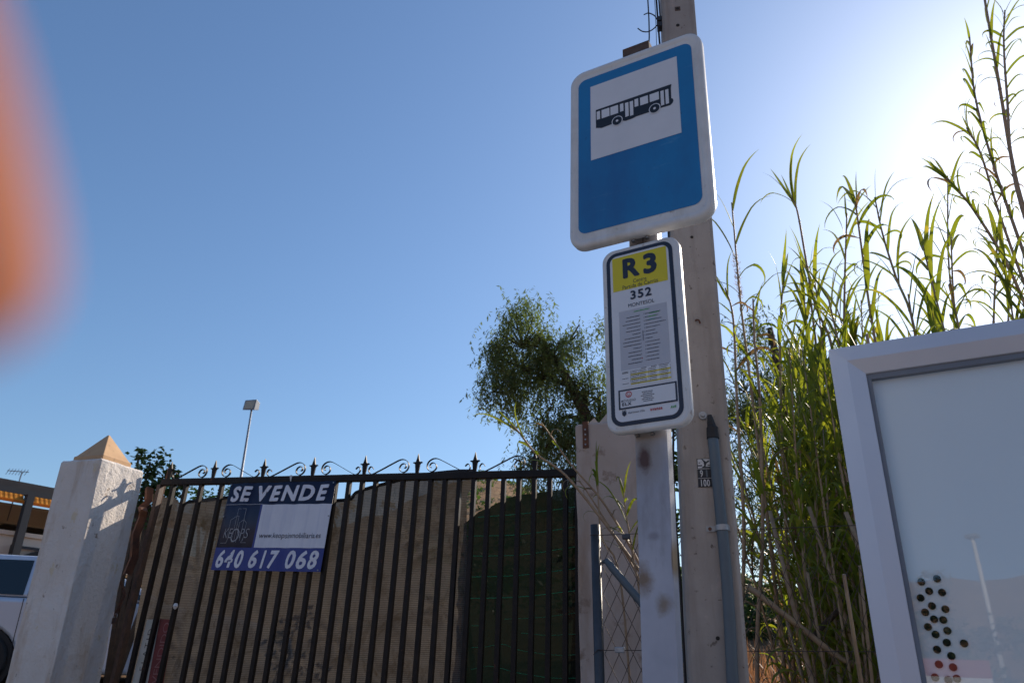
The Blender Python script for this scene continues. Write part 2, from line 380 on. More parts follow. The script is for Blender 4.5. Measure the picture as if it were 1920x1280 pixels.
# ------------------------------------------------------------------ frames measured on the photograph's things
SO = Vector((.3505, 1.818, 3.111)); SX = Vector((.86208969, -.50639197, -.01919744)); SZ = Vector((.02008847, -.0037034, .99979135)); SN = Vector((-.5063574, -.86229546, .00697997))
SIGN = frame(SO, SX, SZ, SN)
GO = Vector((-.220798, 4.7134909, 2.68165399)); GX = Vector((.94720052, -.32063485, -.00211446)); GZ = Vector((.01814712, .04702291, .99872896)); GN = Vector((-.32012788, -.94603496, .05035873))
GATE = frame(GO, GX, GZ, GN)

# ------------------------------------------------------------------ bus stop sign
bus = empty('bus_stop_sign', mw=Matrix.Translation(SZ * -3.11) @ SIGN,
            label='tall blue and white bus stop sign with a black bus pictogram on a metal post', cat='bus stop sign')
OFF = Matrix.Translation((0, 0, 3.11))   # sign-face coordinates sit 3.11 m above the post's foot
def sign_child(o): o.matrix_parent_inverse = Matrix.Identity(4); o.location = (0, 0, 3.11); return o
def sub(o, parent): o.parent = parent; return o
post = sign_child(build(MB().box(-.043, .041, .042, .082, -3.15, .262), 'post', 'post_paint', bus, bevel=.003))
sub(build(MB().box(-.045, .043, .040, .084, .16, .283), 'post_cap', 'rusty_cap', post, bevel=.002), post)
sub(build(MB().box(-.0015, .0, .0405, .0425, -.52, -.40), 'weld_seam', 'black_rubber', post), post)
W, H, CX, CZ = .426, .646, .002, -.109
rings = []
for (ins, y) in ((.016, .034), (.002, .032), (0, .028), (0, .010), (.0022, .0035), (.008, .0), (.020, .0015), (.0235, .004)):
    rings.append(rrect(W - 2 * ins, H - 2 * ins, .048 - ins * .8, 8, CX, CZ, y))
panel = sign_child(build(MB().loft(rings[::1]), 'sign_panel', 'sign_white_metal', bus, smooth=True))
panel.data.polygons[-1].use_smooth = False; panel.data.polygons[-2].use_smooth = False
sub(build(MB().add(rrect(.367, .564, .026, 8, .0015, -.105, .0030), [tuple(range(36))]), 'blue_field', 'sign_blue', panel), panel)
sub(build(MB().poly([(-.14, -.14), (.14, -.14), (.14, .14), (-.14, .14)], .0020), 'white_square', 'print_white', panel), panel)
body = [(-.1222, .0418), (.1198, .0425), (.1172, .030), (.1165, -.0083), (.1212, -.0120), (.1225, -.0200), (.120, -.0265), (.1129, -.0322), (.084, -.0310), (.048, -.0325), (.0083, -.0325), (-.0040, -.0352), (-.0265, -.0360), (-.0343, -.0320), (-.0708, -.0312), (-.1033, -.0330), (-.1222, -.0262)]
sym = sub(build(MB().poly(body, .0012), 'bus_pictogram', 'print_black', panel), panel)
mb = MB()
for (a, b, c, d) in ((-.119, -.108, .0335, .0025), (-.1028, -.0768, .0335, .0018), (-.0738, -.0485, .0328, .0018), (-.0425, -.0315, .0323, .0032), (-.0262, -.0152, .0300, -.0222), (-.0112, -.0004, .0292, -.0240), (.0042, .0160, .0315, .0030), (.0217, .0465, .0308, .0016), (.0518, .0802, .0306, .0020), (.0852, .0952, .0294, -.0242), (.0997, .1096, .0284, -.0242)):
    mb.poly([(a, d), (b, d), (b, c), (a, c)], .0006)
sub(build(mb, 'pictogram_windows', 'print_white', panel), panel)
def disc(cx, cz, r, y, n=28): return [(cx + r * cos(2 * pi * k / n), cz + r * sin(2 * pi * k / n)) for k in range(n)]
mb = MB(); mk = MB(); ml = MB()
for cx in (-.0525, .0655):
    for nm, r_, y_, m_ in (('pictogram_wheel_arch', .0178, .0004, 'print_white'), ('pictogram_wheel', .0152, .0, 'print_black'), ('pictogram_hub', .0042, -.0003, 'print_white')):
        build(MB().poly(disc(cx, -.0262, r_, 0), y_), nm, m_, panel)
for bx in (-.022, .018):
    sign_child(build(MB().tube([(bx, .026, -.434), (bx, .026, -.440)], .0065, 8), 'bolt', 'bolt_metal', bus))
    sign_child(build(MB().tube([(bx - .012, .03, -.994), (bx - .012, .065, -.994)], .0055, 8), 'bolt', 'bolt_metal', bus))
# timetable plate under it
tt = bpy.data.objects.new('timetable_panel', None)
TTM = Matrix.Translation((.0065, 0, 3.11 - .729)) @ Matrix.Rotation(-radians(.9), 4, 'Y')
rings = [rrect(.222 - 2 * i, .530 - 2 * i, .036 - i * .8, 8, -.002, .0, y) for (i, y) in ((.010, .028), (.001, .026), (0, .022), (0, .009), (.002, .004), (.0065, .001), (.009, .0022))]
tt = build(MB().loft(rings), 'timetable_panel', 'sign_white_metal', bus, smooth=True); tt.matrix_local = TTM
tt['label'] = 'narrow white timetable plate with a yellow route number panel'
for k in (-1, -2): tt.data.polygons[k].use_smooth = False
def ts(mb, name, m): return build(mb, name, m, tt)
def tq(x0, x1, z0, z1, y): return MB().poly([(x0, z0), (x1, z0), (x1, z1), (x0, z1)], y)
ts(MB().add(rrect(.190, .500, .030, 8, -.0035, .002, .0014), [tuple(range(36))]), 'black_border', 'print_navy')
ts(MB().add(rrect(.168, .478, .021, 8, -.0035, .002, .0008), [tuple(range(36))]), 'white_field', 'print_white')
ts(tq(-.0805, .0745, .132, .2355, .0003), 'yellow_field', 'print_yellow')
def tx(s, n, x0, x1, z0, z1, m='print_navy', bold=0, shear=0): text(s, n, tt, x0, x1, z0, z1, -.0002, m, shear, bold)
tx('R', 'route_letter', -.0505, -.002, .166, .2265, bold=.045); tx('3', 'route_digit', .0085, .0465, .164, .2265, bold=.045)
tx('Centre', 'destination_text', -.022, .0155, .1475, .1585, bold=.0); tx('Partida de Carrús', 'destination_text', -.053, .047, .1335, .1455, bold=.0)
tx('352', 'stop_number', -.0315, .0275, .0985, .1245, bold=.03); tx('MONTESOL', 'stop_name', -.039, .034, .077, .0875, bold=.0)
ts(tq(-.0665, .0665, -.100, .0695, .0003), 'grey_map_field', 'print_greywhite')
rr = random.Random(3); dk = MB(); gr = MB(); te = MB(); ln = MB()
def dashes(mb, x0, x1, z, h=.0022, y=-.0002):
    x = x0
    while x < x1:
        w = rr.uniform(.0012, .0045); mb.poly([(x, z - h / 2 * rr.uniform(.6, 1)), (min(x + w, x1), z - h / 2), (min(x + w, x1), z + h / 2 * rr.uniform(.5, 1)), (x, z + h / 2)], y); x += w + .0006
LW = [.033, .035, .044, .033, .036, .018, .040, .045, .044, .017, .031, .032, .023, .033]
RW = [.042, .036, .044, .055, .039, .026, .032, .018, .036, .037, .032, .033, .032, .032]
for i in range(14):
    z = .047 - i * .0101
    dashes(dk, -.013 - LW[i], -.010, z); dashes(dk, .006, .006 + RW[i], z + .002)
    ln.poly([(-.0088, z - .001), (-.0080, z - .001), (-.0080, z + .003), (-.0088, z + .003)], -.0002)
    ln.poly([(.0028, z), (.0036, z), (.0036, z + .004), (.0028, z + .004)], -.0002)
dashes(gr, -.024, .019, .0615, .0030); dashes(gr, .018, .046, .0475, .0022, -.0004); dashes(gr, .014, .036, .0385, .0026, -.0004); dashes(te, .014, .034, .0295, .0026, -.0004)
ln.poly([(-.0030, -.026), (-.0023, -.026), (-.0023, .002), (-.0030, .002)], -.0002); ln.poly([(-.0012, -.026), (-.0005, -.026), (-.0005, .002), (-.0012, .002)], -.0002)
ts(dk, 'stop_list_marks', 'print_navy'); ts(gr, 'olive_marks', 'print_green'); ts(te, 'teal_marks', 'print_teal'); ts(ln, 'line_marks', 'print_navy')
ts(MB().poly(disc(-.0075, -.0745, .0017, 0, 12), -.0005), 'red_dot', 'print_red')
# timetable grid
ts(tq(-.067, .069, -.1465, -.100, .0001), 'timetable_field', 'print_white'); yl = MB(); dk2 = MB(); ln2 = MB()
for i in range(3): yl.poly([(-.041, -.1165 - i * .0127), (.0655, -.1165 - i * .0127), (.0655, -.1125 - i * .0127), (-.041, -.1125 - i * .0127)], -.0001)
for c in (-.041, -.0195, .0075, .0375, .0655): ln2.poly([(c - .0003, -.143), (c + .0003, -.143), (c + .0003, -.104), (c - .0003, -.104)], -.0003)
for i in range(9):
    z = -.1055 - i * .0043
    for c in (-.039, -.017, .010, .040): dashes(dk2, c, c + rr.uniform(.015, .021), z, .0016, -.0003)
for z in (-.105, -.108, -.123, -.137): dashes(dk2, -.064, -.047, z, .002, -.0003)
dashes(dk2, -.012, .003, -.1015, .002, -.0003); dashes(dk2, .015, .030, -.1015, .002, -.0003); dashes(dk2, .035, .062, -.1015, .0018, -.0003)
ts(yl, 'yellow_rows', 'print_yellow'); ts(dk2, 'timetable_marks', 'print_navy'); ts(ln2, 'grid_lines', 'print_navy')
ts(tq(-.0765, .0785, -.2045, -.152, -.0001), 'black_box', 'print_navy'); ts(tq(-.0718, .0738, -.2002, -.1563, -.0003), 'box_field', 'print_white')
lg = MB()
def ring(mb, cx, cz, r0, r1, y, n=24):
    vs = [(cx + r * cos(2 * pi * k / n), y, cz + r * sin(2 * pi * k / n)) for r in (r0, r1) for k in range(n)]
    mb.add(vs, [(k, (k + 1) % n, n + (k + 1) % n, n + k)[::-1] for k in range(n)])
ring(lg, -.0485, -.1665, .0062, .0086, -.0005); ring(lg, -.0485, -.1655, .0028, .0040, -.0005)
lg.poly([(-.0525, -.1712), (-.0445, -.1712), (-.0445, -.1698), (-.0525, -.1698)], -.0005); ts(lg, 'red_round_logo', 'print_red')
text('MOVILIDAD', 'logo_text', tt, -.069, -.030, -.1855, -.1795, -.0005, 'print_navy', 0, .01)
text('ELX', 'logo_text', tt, -.067, -.042, -.1960, -.1872, -.0005, 'print_navy', 0, .04)
d3 = MB()
for i, (a, b) in enumerate([(-.013, .016), (-.011, .014), (-.016, .020), (-.010, .014), (-.014, .018), (-.011, .015)]): dashes(d3, a, b, -.1665 - i * .0049, .0024, -.0005)
ts(d3, 'info_marks', 'print_navy')
text("Ajuntament d'Elx", 'council_text', tt, -.052, -.008, -.2190, -.2125, -.0002, 'print_navy', 0, .01)
text('avanza', 'operator_text', tt, .0065, .038, -.2190, -.2130, -.0002, 'print_red', 0, .03)
text('AUE', 'operator_text', tt, .0585, .0735, -.2200, -.2135, -.0002, 'print_green', .3, .04)
cr = MB().poly([(-.0680, -.2115), (-.0625, -.2095), (-.0570, -.2115), (-.0570, -.2190), (-.0625, -.2235), (-.0680, -.2190)], -.0002)
for q in (-.0665, -.0625, -.0585): cr.poly([(q - .0015, -.2100), (q + .0015, -.2100), (q, -.2055)], -.0002)
ts(cr, 'city_crest', 'print_navy')

# ------------------------------------------------------------------ concrete utility pole
a = radians(99); PX = Vector((sin(a), cos(a), 0)); PN = Vector((PX.y, -PX.x, 0)); PO = Vector((.66524529, 2.6, 2.1822774))
pole = empty('concrete_pole', mw=frame(PO - Vector((0, 0, 2.2)), PX, Vector((0, 0, 1)), PN),
             label='square tapering concrete utility pole standing behind the bus stop sign', cat='utility pole')
pole['label'] = 'square grey concrete utility pole rising behind the bus stop sign'
def pole_x(z):
    t = z - 2.2; return -.0785 + .0335 * t, .0985 + .0205 * t
def pring(z, dz=.17, c=.012):
    l, r = pole_x(z)
    return [(l, .0 + c, z), (l + c, 0, z), (r - c, 0, z), (r, c, z), (r, dz - c, z), (r - c, dz, z), (l + c, dz, z), (l, dz - c, z)]
zs = [-.2 + .3 * i for i in range(28)]
tr = []
for z in zs:
    rg = pring(z); l, r = pole_x(z)
    if r - l < .07: break
    tr.append(rg)
# the face carries holes cut as dark plugs
sh = build(MB().loft(tr), 'shaft', 'concrete_pole', pole, bevel=.002)
for (hx, t, r, sq) in ((.064, 2.164, .012, 1), (.058, 2.065, .008, 0), (.034, .963, .006, 0), (.0, -.505, .0065, 0)):
    z = 2.2 + t
    if sq: build(MB().prism([(hx - r, z - r), (hx + r, z - r), (hx + r, z + r), (hx - r, z + r)], -.0015, .02), 'bolt_hole_recess', 'rusty_cap', sh)
    build(MB().tube([(hx, -.002, z), (hx, .03, z)], r * .6 if sq else r, 10), 'bolt_hole', 'dark_hole', sh)
# wire stub sticking out of the face
build(MB().tube(smooth_path([(.020, .0, 2.803), (.022, -.012, 2.800), (.030, -.018, 2.795), (.034, -.012, 2.785)], 4), .0035, 6), 'wire_stub', 'rust', sh)
build(MB().tube([(.014, -.001, 2.43), (.014, -.010, 2.43)], .014, 12), 'bolt_washer', 'galvanised', sh)
build(MB().tube([(.014, -.010, 2.43), (.014, -.018, 2.43)], .0075, 6), 'bolt', 'bolt_metal', sh)
# conduit
cp = smooth_path([(.040, -.022, 2.42), (.040, -.022, 2.36), (.043, -.022, 2.02), (.041, -.022, 1.8), (.031, -.022, 1.56), (.022, -.022, 1.2), (.012, -.022, -.05)], 5)
cd = build(MB().tube(cp[5:], .0185, 14), 'conduit', 'conduit_grey', pole, smooth=True)
cc = build(MB().tube([(.036, -.022, 2.425), (.038, -.022, 2.40), (.040, -.022, 2.385), (.041, -.022, 2.378), (.0405, -.022, 2.34)], [.008, .013, .015, .0205, .0215], 12), 'conduit_cap', 'black_rubber', cd, smooth=False)
for z in (2.035, 1.15):
    x = np.interp(z, [1.2, 1.8, 2.02], [.022, .041, .043])
    mb = MB(); n = 14
    arc = [(x + .0205 * cos(radians(-180 + 180 * k / n)), -.022 + .0205 * sin(radians(-180 + 180 * k / n))) for k in range(n + 1)]
    prof = [(x - .050, -.004), (x - .0215, -.004)] + arc + [(x + .026, -.004)]
    for i in range(len(prof) - 1):
        (x0, y0), (x1, y1) = prof[i], prof[i + 1]; mb.add([(x0, y0, z - .009), (x1, y1, z - .009), (x1, y1, z + .009), (x0, y0, z + .009)], [(0, 1, 2, 3)])
    cl = build(mb, 'pipe_clamp', 'galvanised', pole); md = cl.modifiers.new('solid', 'SOLIDIFY'); md.thickness = .0018; md.offset = 0
    build(MB().tube([(x - .038, -.003, z), (x - .038, -.010, z)], .006, 6), 'clamp_bolt', 'rust', cl)
# number plates
pl = build(MB().prism([(-.021, 2.176), (.050, 2.178), (.050, 2.276), (-.019, 2.275)], -.0035, -.0008), 'number_plate', 'plate_black', pole)
pl['label'] = 'small black and white number plate reading 9 and 100'
build(MB().poly([(-.0175, 2.2415), (.048, 2.2425), (.048, 2.274), (-.0165, 2.273)], -.0040), 'plate_header', 'plate_white', pl)
mb = MB(); mb.poly([(-.006, 2.2425), (.0045, 2.250), (.003, 2.263), (-.004, 2.274), (-.001, 2.274), (.012, 2.263), (.018, 2.268), (.024, 2.266), (.012, 2.257), (.008, 2.2425)], -.0045)
mb.poly([(.0, 2.2425), (.048, 2.2425), (.048, 2.2465), (.0, 2.2465)], -.0043); mb.poly([(.016, 2.250), (.048, 2.2505), (.048, 2.2535), (.016, 2.253)], -.0043)
mb.poly([(-.017, 2.2480), (-.002, 2.2482), (-.002, 2.2525), (-.017, 2.2525)], -.0043); mb.poly([(-.015, 2.258), (-.007, 2.2585), (-.009, 2.262), (-.013, 2.261)], -.0043)
build(mb, 'header_marks', 'plate_black', pl)
for z in (2.238, 2.2055): build(MB().poly([(-.0200, z), (.050, z + .001), (.050, z + .0022), (-.0200, z + .0012)], -.0040), 'plate_divider', 'plate_white', pl)
text('9', 'plate_digit', pl, -.012, -.002, 2.2105, 2.235, -.0042, 'plate_white', 0, .02)
text('1', 'plate_digit', pl, .008, .0135, 2.2105, 2.235, -.0042, 'conduit_grey', 0, .03)
text('100', 'plate_digit', pl, -.011, .0185, 2.178, 2.2025, -.0042, 'plate_white', 0, .02)
# brackets and hanging cables near the top
for (pts) in ([(-.014, .03, 4.33), (-.030, .02, 4.335), (-.040, .012, 4.350), (-.066, .0, 4.357), (-.088, -.005, 4.345)],
              [(-.014, .03, 4.305), (-.030, .02, 4.300), (-.045, .012, 4.275), (-.072, .0, 4.246), (-.100, -.008, 4.243), (-.120, -.01, 4.262)]):
    b_ = build(MB().tube(smooth_path(pts, 5), .0028, 6), 'cable_bracket', 'steel_dark', pole, smooth=True)
build(MB().box(-.030, .0, .012, .05, 4.322, 4.345), 'bracket_clamp', 'steel_dark', pole); build(MB().box(-.030, .0, .012, .05, 4.288, 4.312), 'bracket_clamp', 'steel_dark', pole)
cb = smooth_path([(-.010, .03, 7.6), (-.020, .025, 5.2), (-.026, .02, 4.33), (-.029, .01, 4.0), (-.052, .03, 3.2), (-.072, .05, 2.6), (-.100, .05, 2.2), (-.105, .06, 1.6), (-.15, .06, .0)], 4)
build(MB().tube(cb, .0042, 6), 'cable', 'black_rubber', pole, smooth=True)
build(MB().tube([(-.005, .03, 5.6), (-.014, .03, 4.34)], .003, 6), 'cable', 'black_rubber', pole)
build(MB().tube([(-.012, .03, 5.6), (-.036, .0, 4.345), (-.046, .02, 4.0)], .0014, 5), 'thin_wire', 'steel_dark', pole)
build(MB().tube(smooth_path([(-.02, .03, 7.4), (-.0620, -.012, 4.7), (-.0700, -.02, 4.25), (-.085, -.02, 4.0), (-.115, -.01, 3.0), (-.125, .0, 2.0), (-.14, .02, .0)], 4), .003, 6), 'cable', 'black_rubber', pole, smooth=True)

# ------------------------------------------------------------------ notice board
a = radians(118.07); BX = Vector((sin(a), cos(a), 0)); BZv = Vector((.02672514, .05105445, .99833822)); BZv = (BZv - BX * BZv.dot(BX)).normalized(); BN = BX.cross(BZv); BN = BN if BN.y < 0 else -BN
board = empty('notice_board', mw=Matrix.Translation(BZv * -2.40) @ frame((.89519714, 2.0, 2.41728244), BX, BZv, BN),
              label='large aluminium framed glass notice board standing in front of the reeds', cat='notice board')
BW, BH, FW, ZT = 1.15, 1.55, .085, 2.40
def bframe(p0, p1, p2, p3):
    """mitred frame member: outer edge p0-p1, inner edge p3-p2; outer flat band, inner sloping band"""
    m0 = tuple(p0[i] + (p3[i] - p0[i]) * .52 for i in (0, 1)); m1 = tuple(p1[i] + (p2[i] - p1[i]) * .52 for i in (0, 1))
    q = [(p0[0], .0, p0[1]), (p1[0], .0, p1[1]), (m1[0], -.004, m1[1]), (m0[0], -.004, m0[1]), (p2[0], .010, p2[1]), (p3[0], .010, p3[1]),
         (p2[0], .032, p2[1]), (p3[0], .032, p3[1]), (p0[0], .075, p0[1]), (p1[0], .075, p1[1]), (p2[0], .075, p2[1]), (p3[0], .075, p3[1])]
    return MB().add(q, [(0, 3, 2, 1), (3, 5, 4, 2), (5, 7, 6, 4), (0, 1, 9, 8), (7, 11, 10, 6), (8, 9, 10, 11), (0, 8, 11, 7, 5, 3), (1, 2, 4, 6, 10, 9)])
g = .0006
o_ = [(0, ZT), (BW, ZT), (BW, ZT - BH), (0, ZT - BH)]; i_ = [(FW, ZT - FW), (BW - FW, ZT - FW), (BW - FW, ZT - BH + FW), (FW, ZT - BH + FW)]
for k in range(4):
    k2 = (k + 1) % 4; b_ = build(bframe(o_[k], o_[k2], i_[k2], i_[k]), 'frame_rail', 'board_aluminium', board, bevel=.0015)
    b_.location = ((.0, 0, -g), (-g, 0, 0), (0, 0, g), (g, 0, 0))[k]
gk = MB()
for (x0, x1, z0, z1) in ((FW, BW - FW, ZT - FW - .016, ZT - FW), (FW, BW - FW, ZT - BH + FW, ZT - BH + FW + .016), (FW, FW + .012, ZT - BH + FW + .016, ZT - FW - .016), (BW - FW - .012, BW - FW, ZT - BH + FW + .016, ZT - FW - .016)):
    gk.box(x0 + .0005, x1 - .0005, .016, .034, z0, z1)
build(gk, 'gasket', 'board_gasket', board)
build(MB().box(FW - .01, BW - FW + .01, .036, .045, ZT - BH + FW - .01, ZT - FW + .01), 'backing_panel', 'board_backing', board)
build(MB().poly([(FW, ZT - BH + FW), (BW - FW, ZT - BH + FW), (BW - FW, ZT - FW), (FW, ZT - FW)], .024), 'glass_pane', 'board_glass', board)
build(MB().box(.01, BW - .01, .060, .074, ZT - BH + .01, ZT - .01), 'back_panel', 'steel_dark', board)
for x in (.12, BW - .12): build(MB().box(x - .04, x + .04, .0751, .14, -.05, ZT - .1), 'leg', 'board_aluminium', board, bevel=.002)
dm = MB().tube([(0, 0, 0), (0, .003, 0)], .0085, 20).mesh('round_dot', 'dot_black')
DOTS = [(.12, -.635), (.155, -.629), (.133, -.657), (.16, -.661), (.112, -.672), (.133, -.691), (.16, -.699), (.116, -.705), (.132, -.721), (.151, -.723), (.116, -.738), (.155, -.747), (.129, -.755), (.149, -.773), (.184, -.775), (.126, -.788), (.153, -.802), (.124, -.82), (.152, -.826), (.111, -.848), (.137, -.853), (.155, -.85)]
for (x, z) in DOTS: obj('round_dot', dm, board, (x + .004, .0325, ZT + z - .001))

# ------------------------------------------------------------------ left gate pillar, gate, right pillar
def pillar(name, X0, X1, N0, N1, ztop, label, m, cuts=7, seed=1):
    """X along the gate, N towards the road (gate coordinates made level)"""
    Xh = Vector((.94721317, -.32060446, 0)); Nh = Vector((-.32060446, -.94721317, 0)); O = Vector((GO.x, GO.y, 0))
    base = O + Xh * (X0 + X1) / 2 + Nh * (N0 + N1) / 2
    p = empty(name, mw=frame(base, Xh, (0, 0, 1), Nh), label=label, cat='gate pillar')
    hw, hd = (X1 - X0) / 2, (N1 - N0) / 2; rd = random.Random(seed); rings = []
    def rg(z, ins=0, jit=.004):
        n = 7; pts = []
        cs = [(-hw + ins, -hd + ins), (hw - ins, -hd + ins), (hw - ins, hd - ins), (-hw + ins, hd - ins)]
        for k in range(4):
            (ax, ay), (bx, by) = cs[k], cs[(k + 1) % 4]
            for q in range(n):
                t = q / n; pts.append((ax + (bx - ax) * t + rd.uniform(-jit, jit), ay + (by - ay) * t + rd.uniform(-jit, jit), z + rd.uniform(-jit, jit)))
        return pts
    for k in range(24): rings.append(rg(-.2 + (ztop - .012 + .2) * k / 23))
    rings.append(rg(ztop + .003, .008)); rings.append(rg(ztop + .004, .03, .001))
    sh = build(MB().loft(rings), 'shaft', m, p, smooth=False, bevel=.006)
    return p, hw, hd
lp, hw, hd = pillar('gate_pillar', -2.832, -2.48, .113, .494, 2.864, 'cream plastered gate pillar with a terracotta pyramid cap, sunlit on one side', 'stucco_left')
def sq(h, z): return [(-h, -h, z), (h, -h, z), (h, h, z), (-h, h, z)]
cap = build(MB().loft([sq(.124, 2.869), sq(.128, 2.874), sq(.128, 2.902), sq(.116, 2.912), sq(.006, 3.082)]), 'pyramid_cap', 'cap_terracotta', lp, bevel=.003, loc=(.006, -.02, 0))
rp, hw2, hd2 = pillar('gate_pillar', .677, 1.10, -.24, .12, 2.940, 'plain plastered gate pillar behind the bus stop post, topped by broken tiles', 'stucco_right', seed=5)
for (x, y, h, w, t) in ((-.12, -.10, .05, .045, .2), (-.02, -.13, .075, .07, -.3), (.03, .05, .05, .06, .5)):
    b_ = build(MB().prism([(-w, 0), (w, 0), (w * .2, h)], -.01, .01), 'broken_cap_tile', 'broken_tile', rp, loc=(x, y, 2.944)); b_.rotation_euler = (0, 0, t)
st = MB().loft([[(-.165, -hd2 - .009, z), (-.130, -hd2 - .009, z), (-.130, -hd2 - .002, z), (-.165, -hd2 - .002, z)] for z in (2.79, 2.85, 2.92, 2.949)] + [[(-.165, -hd2 + .03, 2.957), (-.130, -hd2 + .03, 2.957), (-.130, -hd2 + .03, 2.950), (-.165, -hd2 + .03, 2.950)]])
hs = build(st, 'rusty_strap', 'rust', rp)
for z in (2.81, 2.84, 2.87, 2.90): build(MB().tube([(-.148, -hd2 - .009, z), (-.148, -hd2 - .013, z)], .005, 6), 'strap_rivet', 'galvanised', hs)

gate = empty('iron_gate', mw=Matrix.Translation(GZ * -2.35) @ GATE, label='black wrought iron gate with spear finials and scrolls along its top rail', cat='gate')
def gc(o): o.matrix_parent_inverse = Matrix.Identity(4); o.location = (0, 0, 2.35); return o
SL = -.0407   # slope of the rail
def zr(x): return x * SL
mb = MB().add([(-2.405, -.02, zr(-2.405)), (.68, -.02, zr(.68)), (.68, .02, zr(.68)), (-2.405, .02, zr(-2.405)), (-2.405, -.02, zr(-2.405) + .044), (.68, -.02, zr(.68) + .044), (.68, .02, zr(.68) + .044), (-2.405, .02, zr(-2.405) + .044)],
              [(0, 3, 2, 1), (4, 5, 6, 7), (0, 1, 5, 4), (1, 2, 6, 5), (2, 3, 7, 6), (3, 0, 4, 7)])
gc(build(mb, 'top_rail', 'gate_black', gate, bevel=.002))
mb = MB().add([(-2.405, -.02, -2.1), (.68, -.02, -2.2), (.68, .02, -2.2), (-2.405, .02, -2.1), (-2.405, -.02, -2.05), (.68, -.02, -2.15), (.68, .02, -2.15), (-2.405, .02, -2.05)],
              [(0, 3, 2, 1), (4, 5, 6, 7), (0, 1, 5, 4), (1, 2, 6, 5), (2, 3, 7, 6), (3, 0, 4, 7)])
gc(build(mb, 'bottom_rail', 'gate_black', gate))
xs = [-2.300, -2.189, -2.056, -1.8825] + [-1.8825 + .1005 * i for i in range(1, 10)] + [.0975 * (i - 9) for i in range(16)]
bw = .0135
for x in xs:
    gc(build(MB().box(x - bw, x + bw, -bw, bw, -2.1, zr(x) - .0005), 'bar', 'gate_black', gate))
gc(build(MB().box(-2.43, -2.40, -.021, .021, -2.12, .101), 'stile', 'gate_brown_rust', gate))
rb = gc(build(MB().prism([(-2.445, -.3), (-2.420, -.3), (-2.393, .235), (-2.402, .24), (-2.410, .235)], .024, .034), 'rusty_flat_bar', 'rust', gate))
gc(build(MB().box(.645, .675, -.019, .019, -2.15, zr(.66)), 'stile', 'gate_black', gate))
# spear finials
FX = [-2.36, -1.975, -1.562, -1.167, -.777, -.395, 0, .39]
def finial(tilt=0, s=1):
    prof = [(0, -.0115), (.060, -.0175), (.066, -.021)]
    pts = [(-.010, 0), (-.017, .058), (-.021, .066), (-.033, .071), (-.0335, .0735), (-.030, .0765), (-.016, .0765), (-.0125, .080), (-.006, .105), (0, .132), (.006, .105), (.0125, .080), (.016, .0765), (.030, .0765), (.0335, .0735), (.033, .071), (.021, .066), (.017, .058), (.010, 0)]
    return MB().prism([(p * s, q * s) for p, q in pts], -.006, .006)
fm = finial().mesh('spear_finial', 'gate_black')
for x in FX:
    o = gc(obj('spear_finial', fm, gate)); o.location = (x, 0, 2.35 + zr(x) + .0435)
    m_ = o.modifiers.new('bevel', 'BEVEL'); m_.width = .0025; m_.segments = 2
SC = [(265, 130), (258, 120), (246, 114), (235, 122), (230, 137), (236, 153), (250, 164), (268, 166), (330, 138), (400, 103), (460, 75), (490, 71), (515, 80), (532, 98), (537, 120), (530, 142), (513, 157), (494, 159), (476, 148), (468, 130), (476, 110), (492, 100), (508, 103), (517, 116), (514, 128), (505, 131)]
def scroll(w, mirror):
    pts = []
    for (px, pz) in SC:
        u = (px - 197) / 408; u = 1 - u if mirror else u
        pts.append((u * w, 0, (168 - pz) * .00097 + .002))
    P = smooth_path(pts, 3); r = [.0062 * (1 if 2 < i < len(P) - 3 else .7) for i in range(len(P))]
    # flat strip section: thin in the curve's plane, wide across it
    mb = MB(); rings = []
    for i, p in enumerate(P):
        d = (P[min(i + 1, len(P) - 1)] - P[max(i - 1, 0)]).normalized(); n_ = Vector((-d.z, 0, d.x))
        rings.append([p + n_ * .0018 + Vector((0, -.0075, 0)), p + n_ * .0018 + Vector((0, .0075, 0)), p - n_ * .0018 + Vector((0, .0075, 0)), p - n_ * .0018 + Vector((0, -.0075, 0))])
    return mb.loft(rings)
for i in range(len(FX) - 1):
    o = gc(build(scroll(FX[i + 1] - FX[i], i % 2 == 1), 'scroll', 'gate_black', gate)); o.location = (FX[i], 0, 2.35 + zr(FX[i]) + .0435)
    o.rotation_euler = (0, -SL * -1 * -1, 0) if False else (0, math.atan(-SL), 0)
# knot of white tape on the rail and one on a bar
gc(build(MB().tube([(-1.318, -.021, .098), (-1.315, -.024, .075), (-1.313, -.022, .058)], [.010, .006, .003], 6), 'tape_scrap', 'white_paint', gate))
gc(build(MB().tube([(-2.04, -.02, -.72), (-2.035, -.026, -.735), (-2.04, -.02, -.75)], [.012, .016, .008], 6), 'tape_scrap', 'white_paint', gate))

